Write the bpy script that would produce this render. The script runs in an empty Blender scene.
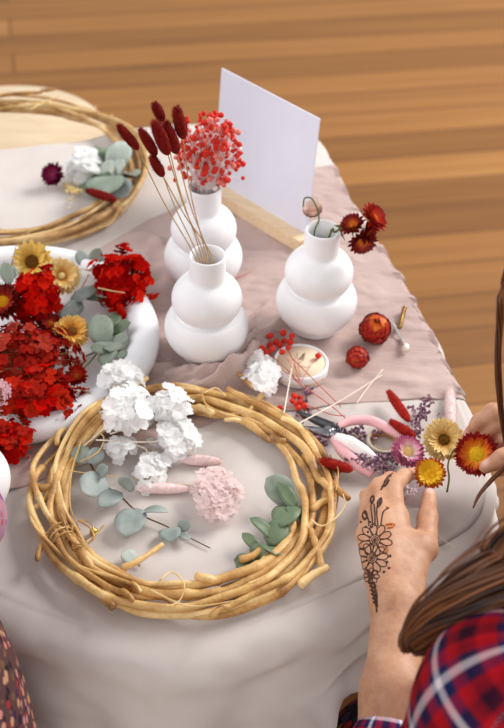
import bpy, math, random
import numpy as np
from mathutils import Vector, Matrix, Quaternion, noise
from mathutils.bvhtree import BVHTree
PI = math.pi
random.seed(7)
rnd = random.Random(11)
C = bpy.context.scene.collection
TZ = 0.74                      # height of the table top above the floor

# ------------------------------------------------------------------ camera
W_, H_, F_ = 504, 728, 1200.0
PITCH, ROLL, CH = math.radians(41), math.radians(2.8), 0.932
FW = Vector((0, math.cos(PITCH), -math.sin(PITCH)))
RT0, UP0 = Vector((1, 0, 0)), Vector((0, math.sin(PITCH), math.cos(PITCH)))
RT = RT0 * math.cos(ROLL) + UP0 * math.sin(ROLL)
UP = UP0 * math.cos(ROLL) - RT0 * math.sin(ROLL)
CAM = Vector((0, 0, TZ + CH))

def ray(x, y):
    return FW + RT * ((x - W_ / 2) / F_) + UP * ((H_ / 2 - y) / F_)
def U(x, y, z=0.0):            # point at height z above the table top
    d = ray(x, y)
    return CAM + d * ((TZ + z - CAM.z) / d.z)
def UY(x, y, Y):               # point at depth Y
    d = ray(x, y)
    return CAM + d * (Y / d.y)

cam_data = bpy.data.cameras.new('camera')
cam = bpy.data.objects.new('camera', cam_data); C.objects.link(cam)
M = Matrix((RT, UP, -FW)).transposed().to_4x4(); M.translation = CAM
cam.matrix_world = M
cam_data.sensor_fit = 'VERTICAL'; cam_data.sensor_height = 36; cam_data.sensor_width = 24.92
cam_data.lens = F_ / H_ * 36
cam_data.dof.use_dof = True
cam_data.dof.focus_distance = 1.2
cam_data.dof.aperture_fstop = 6.0
cam_data.clip_start = 0.02
bpy.context.scene.camera = cam

# ------------------------------------------------------------------ materials
def lin(c):
    out = []
    for v in c:
        v /= 255.0
        out.append(v / 12.92 if v <= 0.04045 else ((v + 0.055) / 1.055) ** 2.4)
    return (*out, 1.0)

def base_mat(name, rough=0.6, spec=0.3):
    m = bpy.data.materials.new(name); m.use_nodes = True
    nt = m.node_tree; b = nt.nodes['Principled BSDF']
    b.inputs['Roughness'].default_value = rough
    b.inputs['Specular IOR Level'].default_value = spec
    return m, nt, b
def N(nt, t, **kw):
    n = nt.nodes.new(t)
    for k, v in kw.items(): setattr(n, k, v)
    return n
def ramp(nt, stops, fac):
    r = N(nt, 'ShaderNodeValToRGB')
    el = r.color_ramp.elements
    while len(el) < len(stops): el.new(0.5)
    for e, (p, c) in zip(el, stops): e.position = p; e.color = lin(c)
    nt.links.new(fac, r.inputs[0]); return r.outputs[0]
def noise_tex(nt, scale, detail=3, rough=.55, vec=None, dist=0):
    n = N(nt, 'ShaderNodeTexNoise'); n.inputs['Scale'].default_value = scale
    n.inputs['Detail'].default_value = detail; n.inputs['Roughness'].default_value = rough
    n.inputs['Distortion'].default_value = dist
    if vec is None:
        tc = N(nt, 'ShaderNodeTexCoord'); vec = tc.outputs['Object']
    nt.links.new(vec, n.inputs['Vector']); return n.outputs['Fac']
def bump(nt, b, h, strength=.3, dist=.002):
    n = N(nt, 'ShaderNodeBump'); n.inputs['Strength'].default_value = strength
    n.inputs['Distance'].default_value = dist
    nt.links.new(h, n.inputs['Height']); nt.links.new(n.outputs[0], b.inputs['Normal'])

def noisy(name, c1, c2, scale=60, rough=.6, spec=.3, bmp=0, bscale=None, sss=0, trans=0):
    m, nt, b = base_mat(name, rough, spec)
    f = noise_tex(nt, scale)
    nt.links.new(ramp(nt, [(.3, c1), (.7, c2)], f), b.inputs['Base Color'])
    if bmp: bump(nt, b, noise_tex(nt, bscale or scale * 4), bmp, .001)
    if sss:
        b.inputs['Subsurface Weight'].default_value = sss
        b.inputs['Subsurface Radius'].default_value = (.004, .002, .0015)
    return m
def petal_mat(name, stops, rough=.55, var=.25, spec=.25):
    """colour runs along the petal (attribute t: 0 at its base, 1 at its tip)"""
    m, nt, b = base_mat(name, rough, spec)
    a = N(nt, 'ShaderNodeAttribute', attribute_name='t')
    f = noise_tex(nt, 260, 2)
    mm = N(nt, 'ShaderNodeMath', operation='MULTIPLY_ADD'); mm.inputs[1].default_value = var; 
    s = N(nt, 'ShaderNodeMath', operation='SUBTRACT'); s.inputs[1].default_value = .5
    nt.links.new(f, s.inputs[0]); nt.links.new(s.outputs[0], mm.inputs[0]); nt.links.new(a.outputs['Fac'], mm.inputs[2])
    nt.links.new(ramp(nt, stops, mm.outputs[0]), b.inputs['Base Color'])
    return m

def cloth_mat(name, c1, c2, weave=900, bstr=.25, trans=0, crinkle=0):
    m, nt, b = base_mat(name, .9, .1)
    f = noise_tex(nt, 14, 4)
    nt.links.new(ramp(nt, [(.3, c1), (.7, c2)], f), b.inputs['Base Color'])
    tc = N(nt, 'ShaderNodeTexCoord')
    mp = N(nt, 'ShaderNodeMapping'); mp.inputs['Scale'].default_value = (1, 3.5, 1)
    mp.inputs['Rotation'].default_value = (0, 0, -.2)
    nt.links.new(tc.outputs['Object'], mp.inputs['Vector'])
    h = noise_tex(nt, weave, 2)
    if crinkle:
        h2 = noise_tex(nt, crinkle, 4, .65, mp.outputs[0], .6)
        ad = N(nt, 'ShaderNodeMath', operation='MULTIPLY_ADD'); ad.inputs[1].default_value = 3.0
        nt.links.new(h2, ad.inputs[0]); nt.links.new(h, ad.inputs[2]); h = ad.outputs[0]
    bump(nt, b, h, bstr, .0015)
    return m

def wood_mat(name, c1, c2, c3, scale=(2, 30, 30), rough=.45, ring=6):
    m, nt, b = base_mat(name, rough, .35)
    tc = N(nt, 'ShaderNodeTexCoord'); mp = N(nt, 'ShaderNodeMapping'); mp.inputs['Scale'].default_value = scale
    nt.links.new(tc.outputs['Object'], mp.inputs['Vector'])
    f = noise_tex(nt, ring, 5, .6, mp.outputs[0], .8)
    nt.links.new(ramp(nt, [(.3, c1), (.5, c2), (.7, c3)], f), b.inputs['Base Color'])
    return m

def floor_mat():
    m, nt, b = base_mat('timber floorboards', .5, .3)
    tc = N(nt, 'ShaderNodeTexCoord')
    rot = N(nt, 'ShaderNodeMapping'); rot.inputs['Rotation'].default_value = (0, 0, math.radians(-13))
    nt.links.new(tc.outputs['Object'], rot.inputs['Vector'])
    br = N(nt, 'ShaderNodeTexBrick'); br.offset = .37; br.offset_frequency = 2
    br.inputs['Scale'].default_value = 1; br.inputs['Brick Width'].default_value = 2.6
    br.inputs['Row Height'].default_value = .12; br.inputs['Mortar Size'].default_value = .003
    br.inputs['Mortar Smooth'].default_value = .2; br.inputs['Bias'].default_value = 0
    br.inputs['Color1'].default_value = (0, 0, 0, 1); br.inputs['Color2'].default_value = (1, 1, 1, 1)
    br.inputs['Mortar'].default_value = (.35, .35, .35, 1)
    nt.links.new(rot.outputs[0], br.inputs['Vector'])
    mp = N(nt, 'ShaderNodeMapping'); mp.inputs['Scale'].default_value = (.35, 7, 1)
    nt.links.new(rot.outputs[0], mp.inputs['Vector'])
    g = noise_tex(nt, 3.2, 6, .62, mp.outputs[0], .7)
    mx = N(nt, 'ShaderNodeMix', data_type='FLOAT'); mx.inputs[0].default_value = .58
    nt.links.new(br.outputs['Color'], mx.inputs[2]); nt.links.new(g, mx.inputs[3])
    col = ramp(nt, [(.15, (104, 64, 30)), (.40, (138, 92, 46)), (.62, (156, 106, 55)), (.95, (188, 138, 82))], mx.outputs[0])
    dk = N(nt, 'ShaderNodeMix', data_type='RGBA'); dk.inputs[7].default_value = lin((98, 60, 32))
    nt.links.new(br.outputs['Fac'], dk.inputs[0]); nt.links.new(col, dk.inputs[6])
    nt.links.new(dk.outputs[2], b.inputs['Base Color'])
    return m

def vine_mat(name, c):
    m, nt, b = base_mat(name, .42, .45)
    mp_tc = N(nt, 'ShaderNodeTexCoord')
    f = noise_tex(nt, 30, 3, .5)
    oi = N(nt, 'ShaderNodeObjectInfo'); f2 = noise_tex(nt, 420, 3, .6)
    a1 = N(nt, 'ShaderNodeMath', operation='MULTIPLY_ADD'); a1.inputs[1].default_value = .26; nt.links.new(f2, a1.inputs[0]); nt.links.new(f, a1.inputs[2])
    a2 = N(nt, 'ShaderNodeMath', operation='MULTIPLY_ADD'); a2.inputs[1].default_value = .30; nt.links.new(oi.outputs['Random'], a2.inputs[0]); nt.links.new(a1.outputs[0], a2.inputs[2])
    a3 = N(nt, 'ShaderNodeMath', operation='SUBTRACT'); a3.inputs[1].default_value = .215; nt.links.new(a2.outputs[0], a3.inputs[0])
    nt.links.new(ramp(nt, [(.24, c[0]), (.40, c[1]), (.56, c[2]), (.74, c[3])], a3.outputs[0]), b.inputs['Base Color'])
    bump(nt, b, noise_tex(nt, 300, 5, .65), .6, .0012)
    return m

def plaid_mat():
    m, nt, b = base_mat('red plaid flannel', .9, .1)
    uv = N(nt, 'ShaderNodeUVMap', uv_map='UVMap')
    sep = N(nt, 'ShaderNodeSeparateXYZ'); nt.links.new(uv.outputs[0], sep.inputs[0])
    def stripes(sock, ph):
        a = N(nt, 'ShaderNodeMath', operation='ADD'); a.inputs[1].default_value = ph; nt.links.new(sock, a.inputs[0])
        fr = N(nt, 'ShaderNodeMath', operation='FRACT'); nt.links.new(a.outputs[0], fr.inputs[0])
        r = N(nt, 'ShaderNodeValToRGB'); r.color_ramp.interpolation = 'LINEAR'
        st = [(0, (166, 16, 28)), (.14, (186, 22, 32)), (.20, (72, 14, 34)), (.36, (30, 16, 34)), (.42, (140, 16, 30)), (.56, (180, 20, 30)), (.62, (30, 34, 74)), (.74, (24, 38, 90)), (.765, (226, 214, 222)), (.85, (232, 220, 226)), (.875, (40, 48, 96)), (.95, (46, 36, 70)), (.98, (176, 22, 34))]
        el = r.color_ramp.elements
        while len(el) < len(st): el.new(.5)
        for e, (p, c) in zip(el, st): e.position = p; e.color = lin(c)
        nt.links.new(fr.outputs[0], r.inputs[0]); return r.outputs[0]
    mx = N(nt, 'ShaderNodeMix', data_type='RGBA'); mx.inputs[0].default_value = .5
    nt.links.new(stripes(sep.outputs[0], .1), mx.inputs[6]); nt.links.new(stripes(sep.outputs[1], .35), mx.inputs[7])
    nt.links.new(mx.outputs[2], b.inputs['Base Color'])
    bump(nt, b, noise_tex(nt, 30, 3), .6, .01)
    return m

def floral_mat(name, ground, cols, scale):
    m, nt, b = base_mat(name, .85, .15)
    tc = N(nt, 'ShaderNodeTexCoord')
    v = N(nt, 'ShaderNodeTexVoronoi'); v.inputs['Scale'].default_value = scale
    nt.links.new(tc.outputs['Object'], v.inputs['Vector'])
    sx = N(nt, 'ShaderNodeSeparateXYZ'); nt.links.new(v.outputs['Color'], sx.inputs[0])
    r = N(nt, 'ShaderNodeValToRGB'); r.color_ramp.interpolation = 'CONSTANT'
    el = r.color_ramp.elements
    while len(el) < len(cols): el.new(.5)
    for i, (e, c) in enumerate(zip(el, cols)): e.position = i / len(cols); e.color = lin(c)
    nt.links.new(sx.outputs[0], r.inputs[0])
    st = N(nt, 'ShaderNodeMath', operation='LESS_THAN'); st.inputs[1].default_value = .42
    nz = noise_tex(nt, scale * 2.2, 3)
    ad = N(nt, 'ShaderNodeMath', operation='MULTIPLY_ADD'); ad.inputs[1].default_value = .5
    nt.links.new(nz, ad.inputs[0]); 
    sb = N(nt, 'ShaderNodeMath', operation='SUBTRACT'); sb.inputs[1].default_value = .25
    nt.links.new(v.outputs['Distance'], sb.inputs[0]); nt.links.new(sb.outputs[0], ad.inputs[2])
    nt.links.new(ad.outputs[0], st.inputs[0])
    mx = N(nt, 'ShaderNodeMix', data_type='RGBA'); mx.inputs[6].default_value = lin(ground)
    nt.links.new(st.outputs[0], mx.inputs[0]); nt.links.new(r.outputs[0], mx.inputs[7])
    nt.links.new(mx.outputs[2], b.inputs['Base Color'])
    return m

def skin_mat():
    m, nt, b = base_mat('skin', .5, .35)
    f = noise_tex(nt, 55, 4, .6); f2 = noise_tex(nt, 420, 2)
    mx = N(nt, 'ShaderNodeMath', operation='MULTIPLY_ADD'); mx.inputs[1].default_value = .25
    nt.links.new(f2, mx.inputs[0]); nt.links.new(f, mx.inputs[2])
    col = ramp(nt, [(.35, (174, 120, 90)), (.6, (196, 146, 114)), (.9, (212, 166, 136))], mx.outputs[0])
    a = N(nt, 'ShaderNodeAttribute', attribute_name='nail')
    c2 = N(nt, 'ShaderNodeMix', data_type='RGBA'); c2.inputs[7].default_value = lin((236, 190, 178))
    nt.links.new(a.outputs['Fac'], c2.inputs[0]); nt.links.new(col, c2.inputs[6])
    nt.links.new(c2.outputs[2], b.inputs['Base Color'])
    rg = N(nt, 'ShaderNodeMapRange'); rg.inputs[3].default_value = .52; rg.inputs[4].default_value = .25
    nt.links.new(a.outputs['Fac'], rg.inputs[0]); nt.links.new(rg.outputs[0], b.inputs['Roughness'])
    b.inputs['Subsurface Weight'].default_value = .12
    b.inputs['Subsurface Radius'].default_value = (.006, .002, .001)
    bump(nt, b, noise_tex(nt, 900, 2), .12, .0006)
    return m
def hair_mat(name, c1, c2, rough=.38):
    m, nt, b = base_mat(name, rough, .5)
    a = N(nt, 'ShaderNodeAttribute', attribute_name='t')
    nt.links.new(ramp(nt, [(0, c1), (1, c2)], a.outputs['Fac']), b.inputs['Base Color'])
    return m
def glass_mat(name, c, rough=.05):
    m, nt, b = base_mat(name, rough, .5)
    b.inputs['Base Color'].default_value = lin(c); b.inputs['Transmission Weight'].default_value = .9
    b.inputs['IOR'].default_value = 1.2
    return m
def metal_mat(name, c1, c2, rough=.3):
    m = noisy(name, c1, c2, 120, rough, .5)
    m.node_tree.nodes['Principled BSDF'].inputs['Metallic'].default_value = 1
    return m

def thin(name, c1, c2, scale=60, tr=.45):
    m = bpy.data.materials.new(name); m.use_nodes = True; nt = m.node_tree; nt.nodes.remove(nt.nodes['Principled BSDF'])
    col = ramp(nt, [(.3, c1), (.7, c2)], noise_tex(nt, scale))
    d, t, x = N(nt, 'ShaderNodeBsdfDiffuse'), N(nt, 'ShaderNodeBsdfTranslucent'), N(nt, 'ShaderNodeMixShader')
    x.inputs[0].default_value = tr
    nt.links.new(col, d.inputs[0]); nt.links.new(col, t.inputs[0]); nt.links.new(d.outputs[0], x.inputs[1]); nt.links.new(t.outputs[0], x.inputs[2])
    nt.links.new(x.outputs[0], nt.nodes['Material Output'].inputs[0]); return m

MT = dict(
    floor=floor_mat(),
    linen=cloth_mat('off-white linen', (201, 191, 185), (211, 202, 196), 1400, .18),
    gauze=cloth_mat('mauve gauze', (184, 160, 153), (199, 175, 168), 900, .5, crinkle=30),
    ceramic=noisy('matte white ceramic', (233, 232, 233), (240, 239, 240), 30, .55, .3, .06, 200),
    plaster=noisy('white glazed clay', (228, 228, 231), (237, 236, 238), 20, .45, .35, .05, 60),
    card=noisy('white card stock', (214, 213, 226), (219, 218, 230), 20, .7, .2),
    blockwood=wood_mat('pale beech', (216, 186, 148), (228, 200, 164), (236, 211, 178), (6, 40, 40)),
    stoolwood=wood_mat('pale plywood', (200, 174, 142), (210, 186, 154), (218, 198, 168), (2, 14, 2)),
    legwood=wood_mat('table timber', (120, 84, 52), (140, 100, 64), (156, 116, 78), (20, 20, 2)),
    vine=vine_mat('golden grapevine bark', [(104, 66, 32), (172, 124, 66), (208, 164, 100), (238, 204, 144)]),
    vine_b=vine_mat('straw grapevine bark', [(104, 68, 34), (162, 118, 66), (196, 154, 98), (222, 190, 138)]),
    tendril=vine_mat('tendril', [(150, 104, 50), (196, 150, 84), (214, 174, 110), (232, 200, 142)]),
    redhyd2=thin('deep crimson hydrangea', (128, 4, 8), (160, 10, 10), 6, .25), redhyd3=thin('bright scarlet hydrangea', (214, 26, 16), (232, 52, 30), 6, .35),
    rusthyd3=thin('dark rust hydrangea', (116, 16, 14), (146, 28, 22), 6, .2),
    redhyd=thin('scarlet hydrangea', (176, 8, 8), (222, 26, 16), 90, .3),
    rusthyd=thin('rust hydrangea', (156, 26, 20), (194, 50, 36), 60, .25),
    rusthyd2=thin('dusty red hydrangea', (168, 48, 38), (200, 80, 62), 60, .25),
    orangered=thin('orange red petals', (176, 26, 16), (206, 54, 28), 60, .25),
    whitehyd=thin('white preserved hydrangea', (252, 251, 250), (254, 254, 253), 60, .42),
    pinkhyd=thin('blush hydrangea', (246, 224, 222), (251, 238, 236), 60, .5),
    mauvehyd=thin('pale mauve florets', (224, 176, 184), (240, 204, 208), 60, .4),
    berry=noisy('red gypsophila', (196, 28, 14), (220, 56, 34), 150, .6, .25),
    berry2=noisy('pale red gypsophila', (222, 96, 84), (236, 150, 140), 150, .6, .25),
    berryw=noisy('white gypsophila', (242, 224, 222), (250, 240, 238), 150, .6, .25),
    bunny=noisy('deep red bunny tail', (104, 14, 10), (138, 26, 18), 200, .8, .15),
    bunny2=noisy('rust red bunny tail', (138, 20, 14), (176, 40, 26), 200, .8, .15),
    bunnyp=noisy('pale pink bunny tail', (232, 204, 202), (242, 220, 216), 200, .85, .1),
    stem=noisy('dry straw stem', (166, 128, 84), (196, 160, 112), 90, .7, .2),
    stemred=noisy('dyed red stem', (186, 88, 72), (206, 116, 96), 90, .7, .2),
    stemwhite=noisy('bleached stem', (232, 216, 196), (244, 232, 214), 90, .7, .2),
    stemgreen=noisy('olive green stem', (78, 84, 44), (112, 112, 66), 90, .7, .2),
    euc=noisy('grey green eucalyptus', (120, 132, 118), (148, 158, 142), 45, .55, .3),
    euc_d=noisy('green eucalyptus', (86, 104, 78), (118, 132, 104), 45, .5, .35),
    euc_b=noisy('blue grey eucalyptus', (126, 136, 132), (162, 170, 164), 45, .55, .3),
    euc_p=noisy('pale silver eucalyptus', (168, 178, 168), (196, 204, 194), 45, .6, .25),
    brown=noisy('dark brown seed', (72, 48, 26), (118, 84, 44), 220, .8, .15),
    lavender=noisy('dried lavender', (164, 128, 144), (200, 168, 180), 160, .75, .2),
    lavender_d=noisy('dark lavender', (116, 82, 98), (156, 120, 136), 160, .75, .2),
    pinkgrip=noisy('pink rubber grip', (232, 168, 172), (240, 184, 188), 30, .4, .4),
    gripshine=noisy('white grip highlight', (238, 230, 226), (244, 238, 234), 30, .35, .5),
    steel=metal_mat('grey steel', (120, 120, 124), (160, 160, 164), .35),
    black=noisy('black steel', (38, 38, 42), (60, 60, 64), 80, .4, .5),
    gold=metal_mat('gold', (196, 156, 84), (226, 190, 120), .3),
    silver=metal_mat('silver', (220, 216, 210), (240, 236, 230), .22),
    pearl=noisy('pearl', (240, 232, 214), (248, 242, 230), 50, .2, .6),
    tape=noisy('grey green floral tape', (158, 150, 132), (182, 172, 154), 80, .6, .3),
    core=noisy('brown cardboard core', (150, 112, 74), (174, 134, 92), 80, .8, .15),
    label=noisy('cream paper label', (226, 204, 176), (234, 214, 188), 20, .7, .2),
    ink=noisy('dark print', (110, 86, 66), (128, 102, 80), 60, .8, .1),
    goldink=noisy('gold print', (206, 170, 92), (222, 190, 120), 60, .5, .3),
    skin=skin_mat(), henna=noisy('henna paste stain', (52, 30, 22), (86, 48, 28), 200, .6, .3),
    hennao=noisy('orange henna stain', (170, 88, 34), (196, 112, 50), 200, .6, .3),
    hair=hair_mat('brown hair', (46, 24, 14), (154, 94, 54)),
    hairdark=hair_mat('dark hair', (34, 22, 16), (70, 44, 28)),
    plaid=plaid_mat(),
    skirt=floral_mat('dark floral print', (26, 26, 44), [(150, 40, 44), (60, 60, 120), (170, 120, 90), (40, 40, 70), (120, 40, 80)], 70),
    dress=floral_mat('plum floral print', (84, 56, 56), [(150, 44, 50), (190, 140, 110), (60, 34, 70), (30, 26, 32), (190, 130, 120), (110, 80, 56)], 110),
    sleeve=floral_mat('lilac floral print', (170, 130, 150), [(120, 60, 120), (214, 190, 190), (200, 130, 140), (90, 60, 120), (190, 80, 90)], 110),
    eye=noisy('eye', (236, 232, 228), (244, 240, 236), 40, .2, .5),
    plastic=glass_mat('clear plastic', (250, 240, 242)),
    thread=noisy('gold thread', (206, 168, 100), (224, 190, 126), 90, .5, .4),
)

def straw(name, stops): MT[name] = petal_mat('strawflower petals ' + name, stops)
straw('s_yellow', [(0, (226, 168, 50)), (.45, (242, 202, 92)), (1, (246, 222, 140))])
straw('s_cream', [(0, (214, 150, 60)), (.4, (240, 202, 122)), (1, (246, 220, 156))])
straw('s_amber', [(0, (190, 112, 26)), (.4, (230, 166, 66)), (1, (242, 200, 110))])
straw('s_red', [(0, (226, 110, 26)), (.3, (196, 50, 18)), (.6, (164, 22, 14)), (1, (140, 14, 14))])
straw('s_darkred', [(0, (196, 60, 20)), (.35, (150, 24, 14)), (1, (104, 14, 16))])
straw('s_glow', [(0, (238, 170, 50)), (.35, (220, 100, 30)), (.65, (170, 36, 18)), (1, (132, 16, 18))])
straw('s_gold', [(0, (232, 176, 24)), (.5, (226, 150, 24)), (.8, (206, 92, 24)), (1, (168, 52, 20))])
straw('s_goldin', [(0, (240, 190, 30)), (1, (236, 184, 40))])
straw('s_pink', [(0, (240, 218, 200)), (.45, (236, 190, 200)), (.8, (214, 120, 158)), (1, (190, 84, 132))])
straw('s_magenta', [(0, (180, 70, 110)), (.5, (140, 22, 74)), (1, (104, 12, 52))])
straw('s_rust', [(0, (206, 110, 50)), (.45, (160, 46, 26)), (.8, (116, 22, 20)), (1, (150, 60, 50))])
straw('s_blush', [(0, (222, 160, 150)), (.5, (238, 204, 190)), (1, (244, 226, 214))])
straw('s_coral', [(0, (216, 84, 44)), (.5, (190, 44, 28)), (1, (150, 26, 22))])
straw('s_ember', [(0, (150, 24, 10)), (.5, (156, 22, 14)), (.8, (176, 44, 22)), (1, (190, 74, 34))])
straw('s_emberin', [(0, (240, 180, 40)), (.45, (226, 120, 26)), (1, (186, 50, 20))])
MT['d_yellow'] = noisy('yellow disc florets', (222, 150, 12), (246, 208, 40), 260, .7, .2)
MT['d_lemon'] = noisy('lemon disc florets', (232, 186, 20), (250, 220, 60), 260, .7, .2)
MT['d_brown'] = noisy('brown disc florets', (92, 58, 20), (160, 112, 40), 260, .8, .15)
MT['d_cream'] = noisy('cream disc florets', (228, 198, 124), (246, 226, 170), 260, .8, .15)
MT['d_red'] = noisy('orange disc florets', (196, 90, 24), (226, 146, 50), 260, .8, .15)

# ------------------------------------------------------------------ mesh helpers
class MB:
    def __init__(s): s.v, s.f, s.t, s.mi = [], [], [], []
    def add(s, verts, faces, t=0.0, mi=0):
        o = len(s.v)
        s.v += [tuple(p) for p in verts]
        s.t += list(t) if hasattr(t, '__len__') else [t] * len(verts)
        s.f += [tuple(i + o for i in f) for f in faces]; s.mi += [mi] * len(faces)
        return s
    def mesh(s, name, mats, smooth=True, org=Vector((0, 0, 0))):
        me = bpy.data.meshes.new(name)
        me.from_pydata([(p[0] - org[0], p[1] - org[1], p[2] - org[2]) for p in s.v], [], s.f)
        if not isinstance(mats, (list, tuple)): mats = [mats]
        for m in mats: me.materials.append(MT[m] if isinstance(m, str) else m)
        me.polygons.foreach_set('use_smooth', [smooth] * len(s.f))
        if len(mats) > 1: me.polygons.foreach_set('material_index', s.mi)
        a = me.attributes.new('t', 'FLOAT', 'POINT'); a.data.foreach_set('value', s.t)
        me.update(); return me
    def build(s, name, mats, parent=None, smooth=True, org=Vector((0, 0, 0)), loc=None):
        o = bpy.data.objects.new(name, s.mesh(name, mats, smooth, org)); C.objects.link(o)
        if parent: o.parent = parent
        if loc is not None: o.location = loc
        elif not parent: o.location = org
        return o

def tag(o, label, cat, group=None, kind=None):
    if label: o['label'] = label
    if cat: o['category'] = cat
    if group: o['group'] = group
    if kind: o['kind'] = kind
    return o
def thing(name, label, cat, loc, group=None, rot=None):
    o = bpy.data.objects.new(name, None); C.objects.link(o); o.location = loc
    o.empty_display_size = .02
    if rot is not None: o.rotation_mode = 'QUATERNION'; o.rotation_quaternion = rot
    return tag(o, label, cat, group)
def place(name, me, parent, loc, rot=None, sc=None):
    o = bpy.data.objects.new(name, me); C.objects.link(o); o.parent = parent; o.location = loc
    if rot is not None: o.rotation_mode = 'QUATERNION'; o.rotation_quaternion = rot
    if sc is not None: o.scale = (sc,) * 3 if isinstance(sc, (int, float)) else sc
    return o

def catmull(P, n=8, closed=False):
    P = [Vector(p) for p in P]; out = []
    m = len(P)
    if m == 2: return [P[0].lerp(P[1], i / n) for i in range(n + 1)]
    rng = range(m) if closed else range(m - 1)
    for i in rng:
        if closed: a, b, c, d = P[i - 1], P[i], P[(i + 1) % m], P[(i + 2) % m]
        else:
            b, c = P[i], P[i + 1]
            a = P[i - 1] if i else b * 2 - c
            d = P[i + 2] if i + 2 < m else c * 2 - b
        for k in range(n):
            t = k / n
            out.append(.5 * ((2 * b) + (c - a) * t + (2 * a - 5 * b + 4 * c - d) * t * t + (3 * b - a - 3 * c + d) * t ** 3))
    if not closed: out.append(P[-1].copy())
    return out

def tube(mb, pts, r, sides=8, caps=True, flat=1.0, mi=0, t0=0, t1=1):
    pts = [Vector(p) for p in pts]; n = len(pts)
    rs = r if hasattr(r, '__len__') else [r] * n
    T = [(pts[min(i + 1, n - 1)] - pts[max(i - 1, 0)]).normalized() for i in range(n)]
    u = T[0].orthogonal().normalized()
    verts, ts = [], []
    for i in range(n):
        u = (u - T[i] * u.dot(T[i]))
        u = u.normalized() if u.length > 1e-6 else T[i].orthogonal().normalized()
        w = T[i].cross(u)
        for k in range(sides):
            a = 2 * PI * k / sides
            verts.append(pts[i] + (u * math.cos(a) + w * math.sin(a) * flat) * rs[i]); ts.append(t0 + (t1 - t0) * i / max(1, n - 1))
    faces = [(i * sides + k, i * sides + (k + 1) % sides, (i + 1) * sides + (k + 1) % sides, (i + 1) * sides + k) for i in range(n - 1) for k in range(sides)]
    if caps:
        verts += [pts[0] - T[0] * rs[0] * .4, pts[-1] + T[-1] * rs[-1] * .4]; ts += [t0, t1]
        b = n * sides
        faces += [(b, (k + 1) % sides, k) for k in range(sides)]
        faces += [(b + 1, (n - 1) * sides + k, (n - 1) * sides + (k + 1) % sides) for k in range(sides)]
    mb.add(verts, faces, ts, mi); return mb

def lathe(mb, prof, seg=48, org=(0, 0, 0), mi=0, caps=True):
    v, f = [], []; n = len(prof); o = Vector(org)
    for (r, z) in prof:
        for k in range(seg):
            a = 2 * PI * k / seg; v.append((o.x + r * math.cos(a), o.y + r * math.sin(a), o.z + z))
    for i in range(n - 1):
        for k in range(seg):
            f.append((i * seg + k, i * seg + (k + 1) % seg, (i + 1) * seg + (k + 1) % seg, (i + 1) * seg + k))
    for i, rev in ((0, True), (n - 1, False)):
        if caps and prof[i][0] > 1e-5:
            ring = [i * seg + k for k in range(seg)]
            f.append(tuple(reversed(ring)) if rev else tuple(ring))
    mb.add(v, f, 0, mi); return mb

def box(mb, lo, hi, M4=None, bevel=0.0, mi=0):
    """box with chamfered edges"""
    b = bevel; x0, y0, z0 = lo; x1, y1, z1 = hi
    import bmesh
    bm = bmesh.new(); bmesh.ops.create_cube(bm, size=1)
    for v in bm.verts:
        v.co = Vector(((x0 + x1) / 2 + v.co.x * (x1 - x0), (y0 + y1) / 2 + v.co.y * (y1 - y0), (z0 + z1) / 2 + v.co.z * (z1 - z0)))
    if b: bmesh.ops.bevel(bm, geom=bm.edges[:], offset=b, segments=2, affect='EDGES')
    bm.verts.ensure_lookup_table()
    vs = [(M4 @ v.co) if M4 else v.co.copy() for v in bm.verts]
    mb.add(vs, [[v.index for v in f.verts] for f in bm.faces], 0, mi); bm.free(); return mb

def ball(mb, c, r, seg=8, rings=6, sq=(1, 1, 1), mi=0, t=0):
    c = Vector(c); v = [c + Vector((0, 0, r * sq[2]))]
    for i in range(1, rings):
        th = PI * i / rings
        for k in range(seg):
            a = 2 * PI * k / seg
            v.append(c + Vector((r * sq[0] * math.sin(th) * math.cos(a), r * sq[1] * math.sin(th) * math.sin(a), r * sq[2] * math.cos(th))))
    v.append(c - Vector((0, 0, r * sq[2])))
    f = [(0, 1 + k, 1 + (k + 1) % seg) for k in range(seg)]
    for i in range(rings - 2):
        for k in range(seg):
            a = 1 + i * seg; f.append((a + k, a + seg + k, a + seg + (k + 1) % seg, a + (k + 1) % seg))
    e = len(v) - 1; a = 1 + (rings - 2) * seg
    f += [(e, a + (k + 1) % seg, a + k) for k in range(seg)]
    mb.add(v, f, t, mi); return mb

def z_to(n, spin=0.0):
    return Vector((0, 0, 1)).rotation_difference(Vector(n).normalized()) @ Quaternion((0, 0, 1), spin)

# ------------------------------------------------------------------ setting
fl = MB(); fl.add([(-6, -5, 0), (6, -5, 0), (6, 9, 0), (-6, 9, 0)], [(0, 1, 2, 3)])
tag(fl.build('floor', 'floor'), None, None, kind='structure')

# table outline (counter-clockwise), from the photo's edge of the cloth
OUT = [(.070, 1.610), (.092, 1.560), (.122, 1.434), (.186, 1.242), (.225, 1.096), (.245, 1.010), (.256, .915), (.246, .850), (.205, .808),
       (.117, .756), (.058, .721), (.001, .695), (-.055, .680), (-.131, .683), (-.192, .703), (-.270, .735), (-.42, .79), (-.60, .86), (-.70, .95), (-.74, 1.10),
       (-.73, 1.28), (-.68, 1.42), (-.58, 1.495), (-.45, 1.515), (-.385, 1.523), (-.329, 1.538), (-.265, 1.560), (-.20, 1.600), (-.12, 1.622), (-.02, 1.632), (.04, 1.630)]
OUT = [Vector((x, y, 0)) for x, y in OUT]
OUT = list(reversed(OUT))
OC = [Vector(p) for p in catmull(OUT, 12, True)]
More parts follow.
